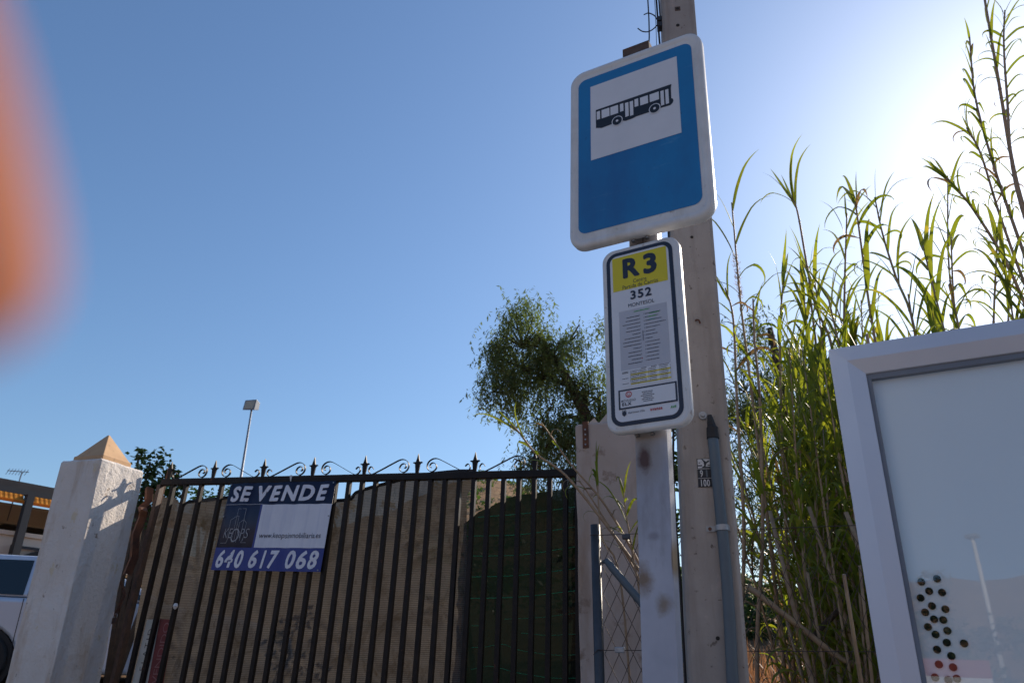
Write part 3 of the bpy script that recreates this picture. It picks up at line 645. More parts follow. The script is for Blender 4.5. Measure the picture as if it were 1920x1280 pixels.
# shade cloth behind the bars
def cloth_sheet(top, bottom_z, left, right, y0, amp, seed, nu=150, nv=110):
    TIES = [(-1.62, -.62), (-.42, -.32), (-.9, -.9), (-1.25, -1.05), (-2.0, -.5), (-.2, -.75), (-2.02, -1.0)]
    tx_, tz_ = zip(*top); lx, lz = zip(*left[::-1]); rx, rz = zip(*right[::-1]); R_ = np.random.default_rng(seed)
    ph = R_.uniform(0, 6.28, 12); kk = R_.uniform(2, 12, (12, 2)); vs = []; fs = []
    for j in range(nv + 1):
        for i in range(nu + 1):
            u = i / nu; v = j / nv
            xt = tx_[0] + (tx_[-1] - tx_[0]) * u; zt = np.interp(xt, tx_, tz_); z = zt + (bottom_z - zt) * v
            xl = np.interp(z, lz, lx); xr = np.interp(z, rz, rx); x = xl + (xr - xl) * u
            y = y0
            for k in range(12): y += amp * sin(x * kk[k, 0] + z * kk[k, 1] * (.6 if k % 2 else -.9) + ph[k]) / (1 + k * .35)
            y += .11 * min(1, max(0, (-2.27 - x) / .2)) if seed == 4 else 0
            y += .006 * abs(math.sin(x * 9 + z * 14 + 2 * sin(z * 5))) ** 6
            y += amp * .5 * math.exp(-((v) / .05) ** 2) * sin(x * 23)
            for (ax_, az_) in TIES:
                q_ = math.hypot(x - ax_, z - az_) + .01; y += .045 * math.exp(-q_ / .16) * abs(cos(3.5 * math.atan2(z - az_, x - ax_) + ax_ * 9)) * min(1, q_ / .03)
            vs.append((x, y, z))
    for j in range(nv):
        for i in range(nu):
            a_ = j * (nu + 1) + i; fs.append((a_ + nu + 1, a_ + nu + 2, a_ + 1, a_))
    mb = MB(); mb.v = vs; mb.f = fs; return mb
TOP = [(-2.604, .101), (-2.50, .06), (-2.377, .038), (-2.30, .0), (-2.219, -.047), (-2.184, -.015), (-2.026, -.008), (-1.873, -.001), (-1.786, .005), (-1.4, -.045), (-.923, -.067), (-.851, -.021), (-.701, .016), (-.402, .065), (-.164, .078), (-.023, .072)]
cl = cloth_sheet(TOP, -2.05, [(-2.604, .11), (-2.568, -.276), (-2.522, -.706), (-2.427, -1.2), (-2.40, -2.05)], [(-.023, .08), (-.031, -.023), (-.066, -.088), (-.066, -.205), (-.030, -.645), (-.018, -.937), (-.004, -1.158), (0, -2.05)], .052, .007, 4)
clo = build(cl, 'shade_cloth', 'tan_cloth', smooth=True); clo.matrix_world = GATE
tag(clo, 'dusty tan shade cloth hung behind most of the gate bars', 'shade cloth')
# rolled hem along the sagging top edge
hem = [(x, .052, z - .004) for x, z in TOP[4:]]
build(MB().tube(smooth_path(hem, 4), [.012] * (len(hem) * 4 - 3), 6, flat=(.5, 1)), 'hem', 'black_rubber', clo, smooth=True)
# wrinkle folds radiating from tie points
NT_TOP = [(-.075, -.245), (.006, -.182), (.064, -.162), (.182, -.109), (.284, -.091), (.484, -.077), (.70, -.050)]
nl = cloth_sheet(NT_TOP, -2.1, [(-.075, -.2), (-.06, -2.1)], [(.69, -.04), (.69, -2.1)], .085, .004, 9, 70, 60)
no = build(nl, 'green_windbreak_net', 'green_net', smooth=True); no.matrix_world = GATE
tag(no, 'dark green windbreak net with bright green cords behind the right end of the gate', 'windbreak net')
CORDS = [[(.008, -.22), (.325, -.21), (.637, -.184), (.68, -.18)], [(-.059, -.333), (.293, -.336), (.636, -.303), (.68, -.299)], [(-.045, -.453), (.297, -.455), (.636, -.417), (.68, -.412)], [(-.031, -.575), (.277, -.573), (.635, -.541), (.68, -.537)], [(-.023, -.698), (.281, -.694), (.635, -.663), (.68, -.66)],
         [(.205, -.814), (.398, -.808), (.634, -.783), (.68, -.78)], [(.004, -.849), (.08, -.85)], [(.304, -.889), (.466, -.901), (.634, -.894), (.68, -.89)], [(.011, -.967), (.092, -.964), (.199, -.949), (.291, -.978), (.489, -1.002), (.639, -1.001), (.68, -1.0)], [(.013, -1.083), (.12, -1.064), (.205, -1.077), (.294, -1.097), (.49, -1.119), (.638, -1.117), (.68, -1.116)]]
for i, c in enumerate(CORDS):
    build(MB().tube(smooth_path([(x, .076, z) for x, z in c], 5), .0022 if i < 5 else .0014, 5), 'cord', 'cord_green', no)
# for-sale banner tied to the bars
BA = math.atan(-.0385); bc, bs = cos(BA), sin(BA)
ban = empty('for_sale_banner', mw=GATE @ Matrix.Translation((-1.789, -.030, .069)) @ Matrix.Rotation(-BA, 4, 'Y'),
            label='blue and white SE VENDE for sale banner tied to the gate bars', cat='banner')
BNW, BNH = .829, .580
def wavy(x0, x1, z0, z1, y, name, m, n=40):
    vs = []; fs = []
    for i in range(n + 1):
        x = x0 + (x1 - x0) * i / n; yy = y + .0035 * sin(x * 38) + .002 * sin(x * 71 + 1)
        vs += [(x, yy, z0), (x, yy, z1)]
    for i in range(n): fs.append((2 * i, 2 * i + 2, 2 * i + 3, 2 * i + 1))
    return build(MB().add(vs, fs), name, m, ban, smooth=True)
sht = wavy(0, BNW, -BNH, 0, 0, 'sheet', 'banner_navy'); sm = sht.modifiers.new('solid', 'SOLIDIFY'); sm.thickness = .003; sm.offset = -1
wavy(0, BNW, -BNH, -.434, -.0016, 'blue_band', 'banner_blue')
wavy(.285, .315, -.434, -.150, -.0016, 'blue_edge', 'banner_blue', 6)
wavy(.303, BNW, -.434, -.151, -.0026, 'white_field', 'banner_white'); wavy(0, .303, -.150, -.146, -.0026, 'white_line', 'banner_line')
def wrap(o):
    co = np.empty(len(o.data.vertices) * 3, 'f'); o.data.vertices.foreach_get('co', co); co = co.reshape(-1, 3)
    co[:, 1] += .0035 * np.sin(co[:, 0] * 38) + .002 * np.sin(co[:, 0] * 71 + 1); o.data.vertices.foreach_set('co', co.ravel()); return o
for (s, a0, a1) in (('SE', .028, .190), ('VENDE', .240, .788)):
    wrap(text(s, 'lettering', ban, a0, a1, -.130, -.022, -.0035, 'banner_letter', .18, .042))
for (s, a0, a1) in (('640', .026, .235), ('617', .285, .505), ('068', .560, .800)):
    wrap(text(s, 'phone_number', ban, a0, a1, -.566, -.449, -.0036, 'banner_letter', .2, .032))
wrap(text('www.keopsinmobiliaria.es', 'web_address', ban, .325, .790, -.383, -.338, -.0045, 'print_navy', .1, .0))
lg = MB()
def seg(*pp, w=.0022):
    for (a_, b_) in zip(pp[:-1], pp[1:]):
        d = Vector((b_[0] - a_[0], b_[1] - a_[1])); d.normalize(); n_ = Vector((-d.y, d.x)) * w / 2; d *= w / 2
        lg.poly([(a_[0] - d.x + n_.x, a_[1] - d.y + n_.y), (b_[0] + d.x + n_.x, b_[1] + d.y + n_.y), (b_[0] + d.x - n_.x, b_[1] + d.y - n_.y), (a_[0] - d.x - n_.x, a_[1] - d.y - n_.y)], -.0036)
seg((.118, -.24), (.118, -.178), (.175, -.176), (.175, -.252), (.198, -.270), (.198, -.39)); seg((.072, -.36), (.072, -.252), (.118, -.228), (.136, -.228), (.136, -.40)); seg((.118, -.228), (.118, -.40))
seg((.150, -.34), (.150, -.272), (.175, -.250), (.175, -.39)); seg((.152, -.33), (.152, -.40)); seg((.030, -.405), (.072, -.405), (.085, -.355)); seg((.185, -.402), (.230, -.402)); seg((.198, -.37), (.186, -.402))
wrap(build(lg, 'skyline_logo', 'banner_line', ban)); 
for (s, x0, x1) in (('K', .040, .072), ('E', .078, .108), ('O', .103, .165), ('P', .168, .198), ('S', .203, .238)):
    wrap(text(s, 'logo_letter', ban, x0, x1, (-.400 if s == 'O' else -.372), -.310, -.0038, 'banner_line', .15, -.012))
for (x, z) in ((.012, -.012), (.815, -.012), (.008, -.23), (.82, -.23), (.81, -.57)):
    build(MB().tube([(x, -.006, z), (x, -.002, z)], .005, 8), 'eyelet', 'bolt_metal', ban)
# sold boards low behind the left bars
sb = empty('sold_board', mw=GATE, label='weathered white and red board with faded VENDIDO lettering behind the leftmost gate bars', cat='board')
sb['label'] = 'weathered white and red board with upright lettering behind the leftmost gate bars'
build(MB().prism([(-2.282, -.81), (-2.180, -.808), (-2.150, -1.5), (-2.290, -1.5)], .020, .026), 'white_board', 'strip_white', sb)
build(MB().prism([(-2.178, -.806), (-2.062, -.812), (-2.030, -1.5), (-2.148, -1.5)], .020, .026), 'red_board', 'strip_red', sb)
text('VENDIDO', 'lettering', sb, -2.135, -2.090, -1.20, -.83, .0185, 'strip_faded_letter', 0, -.01, rot90=True)
text('E L A T I D', 'lettering', sb, -2.250, -2.215, -1.12, -.87, .0185, 'gate_brown_rust', 0, -.01, rot90=True)
# rusty sheet scrap, chain and padlock between pillar and gate
sc_ = MB(); P = [(-2.535, .02, .09), (-2.525, .03, .0), (-2.548, .01, -.05), (-2.500, -.02, -.09), (-2.535, .02, -.12), (-2.545, .01, -.25), (-2.530, .03, -.40), (-2.545, .02, -.52)]
rings = []
for (x, y, z) in P: rings.append([(x - .035, y, z), (x + .0, y - .02, z + .01), (x + .03, y + .01, z), (x + .03, y + .014, z), (x, y - .016, z + .01), (x - .035, y + .004, z)])
so = build(sc_.loft(rings), 'rusty_metal_scrap', 'rust'); so.matrix_world = GATE; tag(so, 'crumpled rusty sheet metal strip hanging between the cream pillar and the gate', 'scrap metal')
chain = empty('chain', mw=GATE @ Matrix.Translation((-2.56, -.02, -.56)), label='rusty chain with a small padlock linking the cream pillar to the gate', cat='chain')
lk = MB()
n1, n2 = 14, 6; vs = []; fs = []
for i in range(n1):
    a_ = 2 * pi * i / n1; cxx, czz = .009 * cos(a_), .016 * sin(a_)
    for k in range(n2):
        b_ = 2 * pi * k / n2; vs.append((cxx + .0035 * cos(b_) * cos(a_), .0035 * sin(b_), czz + .0035 * cos(b_) * sin(a_)))
for i in range(n1):
    for k in range(n2): fs.append((i * n2 + k, ((i + 1) % n1) * n2 + k, ((i + 1) % n1) * n2 + (k + 1) % n2, i * n2 + (k + 1) % n2))
lm = MB().add(vs, fs).mesh('chain_link', 'rust', True)
cpth = smooth_path([(-.03, .03, .03), (.02, -.01, .0), (.07, -.03, -.045), (.105, -.03, -.10), (.090, -.03, -.16), (.075, -.03, -.22)], 3)
for i, p in enumerate(cpth):
    q = cpth[min(i + 1, len(cpth) - 1)] - cpth[max(i - 1, 0)]
    o = obj('chain_link', lm, chain, p); o.rotation_mode = 'QUATERNION'; o.rotation_quaternion = q.to_track_quat('Z', 'Y') @ Euler((0, 0, pi / 2 * (i % 2))).to_quaternion()
pk = build(MB().box(.062, .092, -.040, -.020, -.285, -.245), 'padlock', 'gate_brown_rust', chain, bevel=.003)
build(MB().tube(smooth_path([(.067, -.03, -.246), (.067, -.03, -.228), (.077, -.03, -.218), (.087, -.03, -.228), (.087, -.03, -.246)], 4), .003, 6), 'shackle', 'bolt_metal', pk)
bg_ = MB().tube([(-2.47, .10, .105), (-2.455, .10, .145), (-2.45, .10, .175), (-2.455, .10, .195)], [.012, .032, .026, .006], 8)
bo = build(bg_, 'plastic_bag_scrap', 'bag_green', smooth=True); bo.matrix_world = GATE; tag(bo, 'scrap of turquoise green plastic caught behind the rusty bar at the gate top', 'plastic scrap')

# ------------------------------------------------------------------ chain-link fence
FD = Vector((.9474, -.3201, 0)); FN = Vector((-.3201, -.9474, 0)); FO = Vector((.4265, 3.85, 0))
fence = empty('chain_link_fence', mw=frame(FO, FD, (0, 0, 1), FN), label='rusty chain-link wire fence with a grey tube post beside the right gate pillar', cat='fence')
for x in (.0, 2.6, 5.2): build(MB().tube([(x, 0, -.1), (x, 0, 2.255)], .024, 14), 'fence_post', 'fence_post_metal', fence, smooth=True)
build(MB().tube([(.024, .01, 2.075), (.05, .0, 2.08), (.075, .0, 2.05), (.23, .0, 1.86), (.80, 0, 1.1), (1.6, 0, .1)], [.006, .016, .019, .019, .019, .019], 12), 'brace', 'conduit_grey', fence, smooth=True)
for z in (2.20, 1.678, .9): 
    w = build(MB().tube([(-.02, -.026, z + (-.02 if z < 2 else 0)), (0, -.027, z + .002), (.03, -.02, z), (2.6, -.01, z - .004), (5.2, -.01, z)], .0019, 5), 'tension_wire', 'fence_wire', fence)
build(MB().box(.078, .125, -.028, -.006, 1.667, 1.692), 'wire_tensioner', 'galvanised', fence, bevel=.004); build(MB().box(.135, .175, -.028, -.006, 2.175, 2.200), 'wire_tensioner', 'fence_post_metal', fence, bevel=.006)
mb = MB(); cw = .066
nz = int(2.15 / cw)
for i in range(int(3.9 / cw)):
    x0 = .028 + i * cw
    for j in range(nz):
        z = 2.19 - j * cw
        s1 = 1 if j % 2 == 0 else -1
        xa = x0 + (cw / 2 if j % 2 else 0); xb = x0 + (0 if j % 2 else cw / 2)
        mb.tube([(xa, -.002 * s1, z), (xb, .002 * s1, z - cw)], .0019, 4, False)
        xa2 = x0 + cw / 2 + (cw / 2 if j % 2 == 0 else 0); xb2 = x0 + cw / 2 + (0 if j % 2 == 0 else cw / 2)
        mb.tube([(xa2, .002 * s1, z), (xb2, -.002 * s1, z - cw)], .0019, 4, False)
tag(build(mb, 'wire_mesh', 'fence_wire', fence), kind='stuff')

# ------------------------------------------------------------------ reeds
def leaf_mb(L, Wd, up_a, curl, twist=0, droop_at=.6, n=12, seed=0):
    """one blade starting at the origin, leaving at angle up_a from vertical towards +x, bending over by curl"""
    mb = MB(); x = z = 0; ang = up_a; vs = []; rd = random.Random(seed); y = 0; wob = rd.uniform(-.25, .25)
    for i in range(n + 1):
        t = i / n
        w = Wd * (min(1, .55 + t * 3.0) * (1 - t ** 2.2)) + .0006
        tw = twist * t; cx_, sx_ = cos(tw), sin(tw)
        px, pz = cos(ang), -sin(ang)
        # across vector: y rotated by tw in the plane (y, normal)
        ax = Vector((px * sx_, cx_, pz * sx_)) * w / 2
        mid = Vector((x, y, z)); nn = Vector((px, 0, pz)) * (w * .16)
        vs += [mid - ax + nn, mid, mid + ax + nn]
        k = curl * (2.2 if t > droop_at else .55) / n
        ang += k; x += sin(ang) * L / n; z += cos(ang) * L / n; y += wob * L / n * t
    fs = []
    for i in range(n):
        a_ = i * 3; fs += [(a_, a_ + 1, a_ + 4, a_ + 3), (a_ + 1, a_ + 2, a_ + 5, a_ + 4)]
    return mb.add(vs, fs)
LEAFSPEC = [(.50, .034, .20, .5, .3, .6), (.60, .038, .28, 1.5, -.4, .5), (.52, .036, .40, 2.3, .6, .45), (.38, .030, .10, .15, .2, .6), (.55, .040, .50, 1.9, .9, .35), (.42, .034, .75, 1.7, -1.2, .3), (.62, .030, .15, .9, 1.0, .65), (.30, .026, .9, 2.0, 1.4, .3)]
LEAFSPEC = [(a * .95, b * 1.02, c, d, e, f) for (a, b, c, d, e, f) in LEAFSPEC]
LM = [leaf_mb(*s_, seed=i).mesh('leaf', 'reed_leaf', True) for i, s_ in enumerate(LEAFSPEC)]
LMD = [leaf_mb(*LEAFSPEC[i], seed=i).mesh('dry_leaf', 'reed_leaf_dry', True) for i in (4, 5, 7)]
def path_at(P, t):
    f = t * (len(P) - 1); i = min(int(f), len(P) - 2); return P[i].lerp(P[i + 1], f - i), (P[i + 1] - P[i]).normalized()
def stalk_mb(P, r0, r1, nodes=10):
    n = len(P); rr_ = [r0 + (r1 - r0) * i / (n - 1) for i in range(n)]
    mb = MB().tube(P, rr_, 6)
    for k in range(1, nodes):
        p, d = path_at(P, k / nodes); r = r0 + (r1 - r0) * k / nodes
        mb.tube([p - d * .006, p, p + d * .006], [r, r * 1.25, r], 6, False)
    return mb
def leaf_specs(P, n, rd, t0, scale, big=1.0):
    """positions for leaves along a stalk: alternate sides, larger low, upright near the tip"""
    out = []; side = rd.uniform(0, 6.28)
    for k in range(n):
        t = t0 + (1 - t0) * (k + .5) / n; p, d = path_at(P, t)
        az = side + (k % 2) * pi + rd.uniform(-.7, .7)
        if t > .86: i = rd.choice((0, 3, 6, 0, 1))
        else: i = rd.choice((1, 2, 4, 5, 6, 2, 7))
        out.append((p, az, i, scale * rd.uniform(.75, 1.15) * big, d))
    return out
def leaf_matrix(p, az, s, d):
    q = d.to_track_quat('Z', 'X'); return Matrix.Translation(p) @ q.to_matrix().to_4x4() @ Matrix.Rotation(az, 4, 'Z') @ Matrix.Scale(s, 4)
# camera-independent coordinates: (x, y, z) stations of the stalks one can tell apart
def reed(path, n, scale, t0, r0, label, seed, cat='reed', group=None, plume=0, dry=0):
    rd = random.Random(seed); B = Vector(path[0]); P = [Vector(p) - B for p in path]; P = smooth_path(P, 5)
    root = empty('reed', B, label, cat, group)
    build(stalk_mb(P, r0, r0 * .38, 11), 'stalk', 'reed_stalk', root, smooth=True)
    for (p, az, i, s, d) in leaf_specs(P, n, rd, t0, scale):
        if rd.random() < dry: o = obj('dry_leaf', LMD[rd.randrange(3)], root)
        else: o = obj('leaf', LM[i], root)
        o.matrix_local = leaf_matrix(p, az, s, d)
    if plume:
        mb = MB(); pl_ = P[-1]; d = (P[-1] - P[-2]).normalized()
        base, _ = path_at(P, .80)
        for k in range(240):
            q = base + Vector((0, 0, 1)) * rd.uniform(0, plume) + Vector((rd.gauss(0, .010), rd.gauss(0, .010), 0))
            e = q + Vector((rd.gauss(0, .012), rd.gauss(0, .012), rd.uniform(.012, .03))); s_ = Vector((rd.gauss(0, 1), rd.gauss(0, 1), 0)).normalized() * .0022
            mb.add([q - s_, q + s_, e], [(0, 1, 2)])
        build(mb, 'plume', 'plume', root)
    return root
RG = 'giant reeds growing behind the wire fence'
REEDS = [
 ('tall reed with a dry beige plume right beside the utility pole', [(1.53, 4.6, .3), (1.53, 4.6, 1.524), (1.535, 4.6, 2.418), (1.528, 4.6, 3.368), (1.526, 4.6, 3.905), (1.546, 4.6, 4.669)], 11, .95, .62, .34),
 ('tall bent reed with a single leafy tuft against open sky, second from the pole', [(1.8, 4.5, .3), (1.854, 4.5, 1.53), (1.992, 4.5, 2.658), (2.045, 4.5, 3.483), (1.974, 4.5, 3.862), (1.962, 4.5, 4.5), (1.938, 4.5, 4.653)], 7, .95, .86, 0),
 ('short green reed between the plumed reed and the tufted one', [(1.6, 4.8, .3), (1.643, 4.8, 1.524), (1.735, 4.8, 2.725), (1.829, 4.8, 3.685), (1.927, 4.8, 4.226)], 13, .95, .55, 0),
 ('slim reed crossing just above the notice board corner, with spread leaves', [(1.8, 4.7, .3), (1.847, 4.7, 1.528), (1.948, 4.7, 2.705), (2.018, 4.7, 3.415), (2.043, 4.7, 3.965), (2.06, 4.7, 4.215)], 10, .95, .6, 0),
 ('upright green reed above the left end of the notice board top', [(1.8, 4.6, .3), (1.866, 4.6, 1.529), (2.052, 4.6, 2.683), (2.17, 4.6, 3.566), (2.256, 4.6, 4.08), (2.353, 4.6, 4.595)], 12, 1.0, .6, 0),
 ('leafy reed leaning left above the notice board, with a forked tip', [(2.0, 4.4, .3), (2.065, 4.4, 1.534), (2.218, 4.4, 2.637), (2.268, 4.4, 3.303), (2.284, 4.4, 3.817), (2.316, 4.4, 4.421), (2.319, 4.4, 4.549)], 12, 1.05, .6, 0),
 ('tall leafy reed leaning left in the middle of the row above the board', [(2.3, 4.5, .3), (2.341, 4.5, 1.537), (2.5, 4.5, 2.666), (2.596, 4.5, 3.642), (2.548, 4.5, 4.031), (2.519, 4.5, 4.361), (2.517, 4.5, 4.664)], 12, 1.05, .62, 0),
 ('straight lone reed rising highest left of the big leaning canes', [(2.5, 4.9, .3), (2.674, 4.9, 1.537), (2.913, 4.9, 2.768), (3.109, 4.9, 3.833), (3.193, 4.9, 4.437), (3.341, 4.9, 5.148)], 14, .95, .55, 0),
 ('dense dark green reed in front of the straight lone reed', [(2.4, 4.6, .3), (2.569, 4.6, 1.539), (2.8, 4.6, 2.694), (2.937, 4.6, 3.617), (2.963, 4.6, 3.93), (3.053, 4.6, 4.432)], 16, .95, .5, 0),
 ('low spreading reed right of the dense dark one', [(2.6, 4.8, .3), (2.741, 4.8, 1.539), (3.057, 4.8, 2.746), (3.292, 4.8, 3.711), (3.475, 4.8, 4.384), (3.525, 4.8, 4.564)], 12, .85, .55, 0),
 ('green reed at the right edge just above the board top', [(2.6, 4.5, .3), (2.713, 4.5, 1.542), (3.009, 4.5, 2.674), (3.183, 4.5, 3.577), (3.30, 4.5, 3.984)], 13, .85, .5, 0),
 ('thick bare old cane leaning across the top right corner', [(3.25, 3.9, .3), (3.232, 3.9, 1.556), (3.187, 3.9, 2.819), (3.094, 3.9, 3.716), (3.070, 3.9, 4.343), (3.153, 3.9, 5.18), (3.24, 3.9, 5.992)], 10, .7, .4, 0),
 ('old cane with small tufts branching left of the thick bare cane', [(3.4, 4.0, .3), (3.33, 4.0, 1.556), (3.214, 4.0, 2.702), (3.048, 4.0, 3.49), (2.989, 4.0, 4.138), (2.975, 4.0, 4.657), (2.93, 4.0, 4.868)], 16, .6, .45, 0),
 ('tall cane whose leafy tip stands furthest left near the top right corner', [(3.1, 3.9, .3), (3.098, 3.9, 1.554), (3.033, 3.9, 3.121), (2.978, 3.9, 4.075), (2.960, 3.9, 4.539), (2.969, 3.9, 5.043), (3.047, 3.9, 5.546)], 14, .62, .5, 0),
 ('thin cane with a narrow tuft standing close to the right edge', [(3.1, 3.8, .3), (3.086, 3.8, 1.757), (3.013, 3.8, 3.395), (2.982, 3.8, 4.271), (3.096, 3.8, 4.958), (3.183, 3.8, 5.402), (3.259, 3.8, 5.685)], 12, .6, .5, 0),
 ('cane bending low to the left from the tangle at the right edge', [(3.25, 4.1, .3), (3.195, 4.1, 1.772), (3.114, 4.1, 3.038), (3.036, 4.1, 3.823), (2.913, 4.1, 4.279), (2.822, 4.1, 4.478), (2.771, 4.1, 4.56)], 16, .6, .45, 0),
 ('leafy reed hugging the right edge of the utility pole', [(1.2, 4.4, .3), (1.227, 4.4, 1.522), (1.326, 4.4, 2.319), (1.365, 4.4, 3.08), (1.4, 4.4, 3.65), (1.372, 4.4, 3.878)], 18, .85, .3, 0),
 ('broad leaved reed in front of the plumed one', [(1.25, 4.3, .3), (1.281, 4.3, 1.524), (1.399, 4.3, 2.303), (1.47, 4.3, 3.048), (1.484, 4.3, 3.46), (1.507, 4.3, 3.753)], 16, 1.0, .35, 0)]
for i, (lab, path, n, sc_l, t0, pm) in enumerate(REEDS):
    big = 11 <= i <= 15
    reed(path, n if not big else int(n * 2.2), sc_l * (.86 if not big else .8), t0, .014 if not big else (.021 if i == 11 else .014), lab, 40 + i, 'reed', RG, plume=pm, dry=.06 if not big else .12)
PG = 'young reeds growing against the right gate pillar'
reed([(.95, 3.95, 1.2), (.751, 3.95, 1.925), (.653, 3.95, 2.049), (.476, 3.95, 2.296), (.289, 3.95, 2.527), (.136, 3.95, 2.639), (.05, 3.95, 2.748), (.0, 3.95, 2.80)], 7, .48, .62, .010, 'reed arching left over the gate top with a bright green tip', 71, 'reed', PG, dry=.3)
reed([(.95, 4.0, 1.2), (.756, 4.0, 1.854), (.639, 4.0, 2.134), (.485, 4.0, 2.402), (.322, 4.0, 2.598), (.224, 4.0, 2.743), (.166, 4.0, 2.826)], 6, .34, .4, .008, 'dry brown reed stem leaning left beside the arching one', 72, 'reed', PG, dry=.8)
reed([(.60, 3.98, .9), (.562, 3.98, 1.975), (.475, 3.98, 2.207), (.461, 3.98, 2.397), (.459, 3.98, 2.509), (.455, 3.98, 2.594)], 7, .36, .66, .006, 'small upright reed in front of the plastered pillar, above the grey fence post', 73, 'reed', PG)
reed([(.72, 3.95, .9), (.656, 3.95, 1.849), (.628, 3.95, 2.075), (.609, 3.95, 2.231), (.593, 3.95, 2.366), (.591, 3.95, 2.448)], 9, .48, .45, .007, 'green reed with wide drooping leaves touching the left side of the bus stop post', 74, 'reed', PG)
reed([(.9, 4.0, 1.0), (.722, 4.0, 1.731), (.671, 4.0, 1.979), (.535, 4.0, 2.238), (.403, 4.0, 2.456), (.362, 4.0, 2.512)], 7, .30, .5, .007, 'thin reed leaning left low across the plastered pillar', 75, 'reed', PG, dry=.3)

# reed thicket: eight growth forms copied as individuals
def thicket_form(seed, H, n, sc_l, t0):
    rd = random.Random(seed); bx, by = rd.uniform(-.35, .35), rd.uniform(-.25, .25)
    P = smooth_path([Vector((0, 0, 0)), Vector((bx * .1, by * .1, H * .3)), Vector((bx * .4, by * .4, H * .65)), Vector((bx, by, H))], 4)
    st_ = stalk_mb(P, .012, .004, 9).mesh('stalk', 'reed_stalk', True); fo = MB()
    for (p, az, i, s, d) in leaf_specs(P, int(n * 1.5), rd, t0, sc_l * .86):
        mm = leaf_matrix(p, az, s, d); me = LM[i]; fo.add([mm @ v.co for v in me.vertices], [tuple(q.vertices) for q in me.polygons])
    return st_, fo.mesh('foliage', 'reed_leaf', True)
FORMS = [thicket_form(100 + k, h, n, s, t) for k, (h, n, s, t) in enumerate([(3.0, 26, .75, .42), (3.3, 28, .8, .45), (2.8, 24, .7, .38), (3.5, 26, .85, .45), (2.6, 22, .7, .36), (3.1, 30, .65, .4), (1.6, 16, .6, .2), (3.7, 20, .85, .5), (2.6, 26, .6, .08), (1.9, 24, .6, .05)])]
for k in (8, 9): FORMS[k][1].materials[0] = MATS['reed_leaf_dry']
proto = None; rd = random.Random(11)
def thicket(x, y, form, s, rz):
    root = empty('reed', (x, y, ground_h(x, y) - .1), 'green reed in the dense thicket between the utility pole and the notice board' , 'reed', 'reeds of the dense thicket', rot=(rd.uniform(-.06, .06), rd.uniform(-.06, .06), rz))
    root.scale = (s, s, s)
    obj('stalk', FORMS[form][0], root); f = tag(obj('foliage', FORMS[form][1], root), kind='stuff'); return root
for i in range(285):
    t = rd.uniform(.88, 1.75) if i % 5 < 3 else (rd.uniform(1.7, 2.6) if i % 5 == 3 else rd.uniform(2.5, 4.6)); dpt = rd.uniform(.22, 2.3)
    p = FO + FD * t - FN * dpt
    if p.x < p.y * .262: continue
    s = rd.uniform(.78, 1.06)
    thicket(p.x, p.y, rd.choice([0, 1, 2, 4, 5, 8, 0, 1, 3, 5, 2, 6] if i % 9 else [7]), s, rd.uniform(0, 6.28))
# bare dry canes
dryform = []
for k in range(4):
    r_ = random.Random(200 + k); H = r_.uniform(2.0, 3.2); P = smooth_path([Vector((0, 0, 0)), Vector((r_.uniform(-.1, .1), 0, H * .4)), Vector((r_.uniform(-.35, .35), r_.uniform(-.2, .2), H))], 4)
    dryform.append((stalk_mb(P, .0145, .007, 8).mesh('stalk', 'reed_stalk', True), P, r_))
for i in range(120):
    t = rd.uniform(.95, 2.9); p = FO + FD * t - FN * rd.uniform(.08, .7); k = rd.randrange(4)
    if p.x < p.y * .27: continue
    root = empty('dry_cane', (p.x, p.y, ground_h(p.x, p.y) - .1), 'bare beige dead cane standing among the green reeds behind the fence', 'cane', 'dead canes among the reeds', rot=(rd.uniform(-.14, .14), rd.uniform(-.2, .2), rd.uniform(0, 6.28)))
    root.scale = (1, 1, rd.uniform(.75, 1.1)) if i % 3 else (1.5, 1.5, .8)
    obj('stalk', dryform[k][0], root)
    for q in range(3):
        P = dryform[k][1]; pp, d = path_at(P, .4 + .2 * q); o = obj('dry_leaf', LMD[q], root); o.matrix_local = leaf_matrix(pp, rd.uniform(0, 6.28), .6, d)
# two fallen branches low in the thicket
for (pts, r, lab) in (([(1.15, 3.86, 1.98), (1.36, 3.82, 1.80), (1.52, 3.78, 1.66), (1.72, 3.74, 1.56), (1.95, 3.7, 1.52)], .014, 'broken brown cane slanting down to the right across the fence mesh'),
                      ([(1.42, 3.84, 1.74), (1.49, 3.86, 1.80), (1.57, 3.88, 1.86), (1.66, 3.9, 1.95)], .013, 'short grey broken branch slanting up to the right behind the mesh')):
    B = Vector(pts[0]); tag(build(MB().tube(smooth_path([Vector(p) - B for p in pts], 4), r, 7), 'broken_branch', 'bark' if 'grey' in lab else 'reed_stalk', smooth=True, loc=B), lab, 'branch')
# dry grass on the slope behind the fence
gm = MB(); rg_ = random.Random(5)
for i in range(26000):
    x = rg_.uniform(.9, 5.2); y = 3.9 + 10 * rg_.random() ** 1.6; x = x * y / 5.0
    h0 = ground_h(x, y) - .14; L = rg_.uniform(.15, .55) * (1.2 if y > 6 else 1); a_ = rg_.uniform(0, 6.28); ln_ = rg_.uniform(.0, .6)
    dx, dy = cos(a_), sin(a_); w = rg_.uniform(.003, .007) * (1 + (y - 4) * .12)
    m1 = (x + dx * ln_ * L * .3, y + dy * ln_ * L * .3, h0 + L * .6); m2 = (x + dx * ln_ * L, y + dy * ln_ * L, h0 + L)
    gm.add([(x - dy * w, y + dx * w, h0), (x + dy * w, y - dx * w, h0), (m1[0] + dy * w * .7, m1[1] - dx * w * .7, m1[2]), (m1[0] - dy * w * .7, m1[1] + dx * w * .7, m1[2]), m2], [(0, 1, 2, 3), (3, 2, 4)])
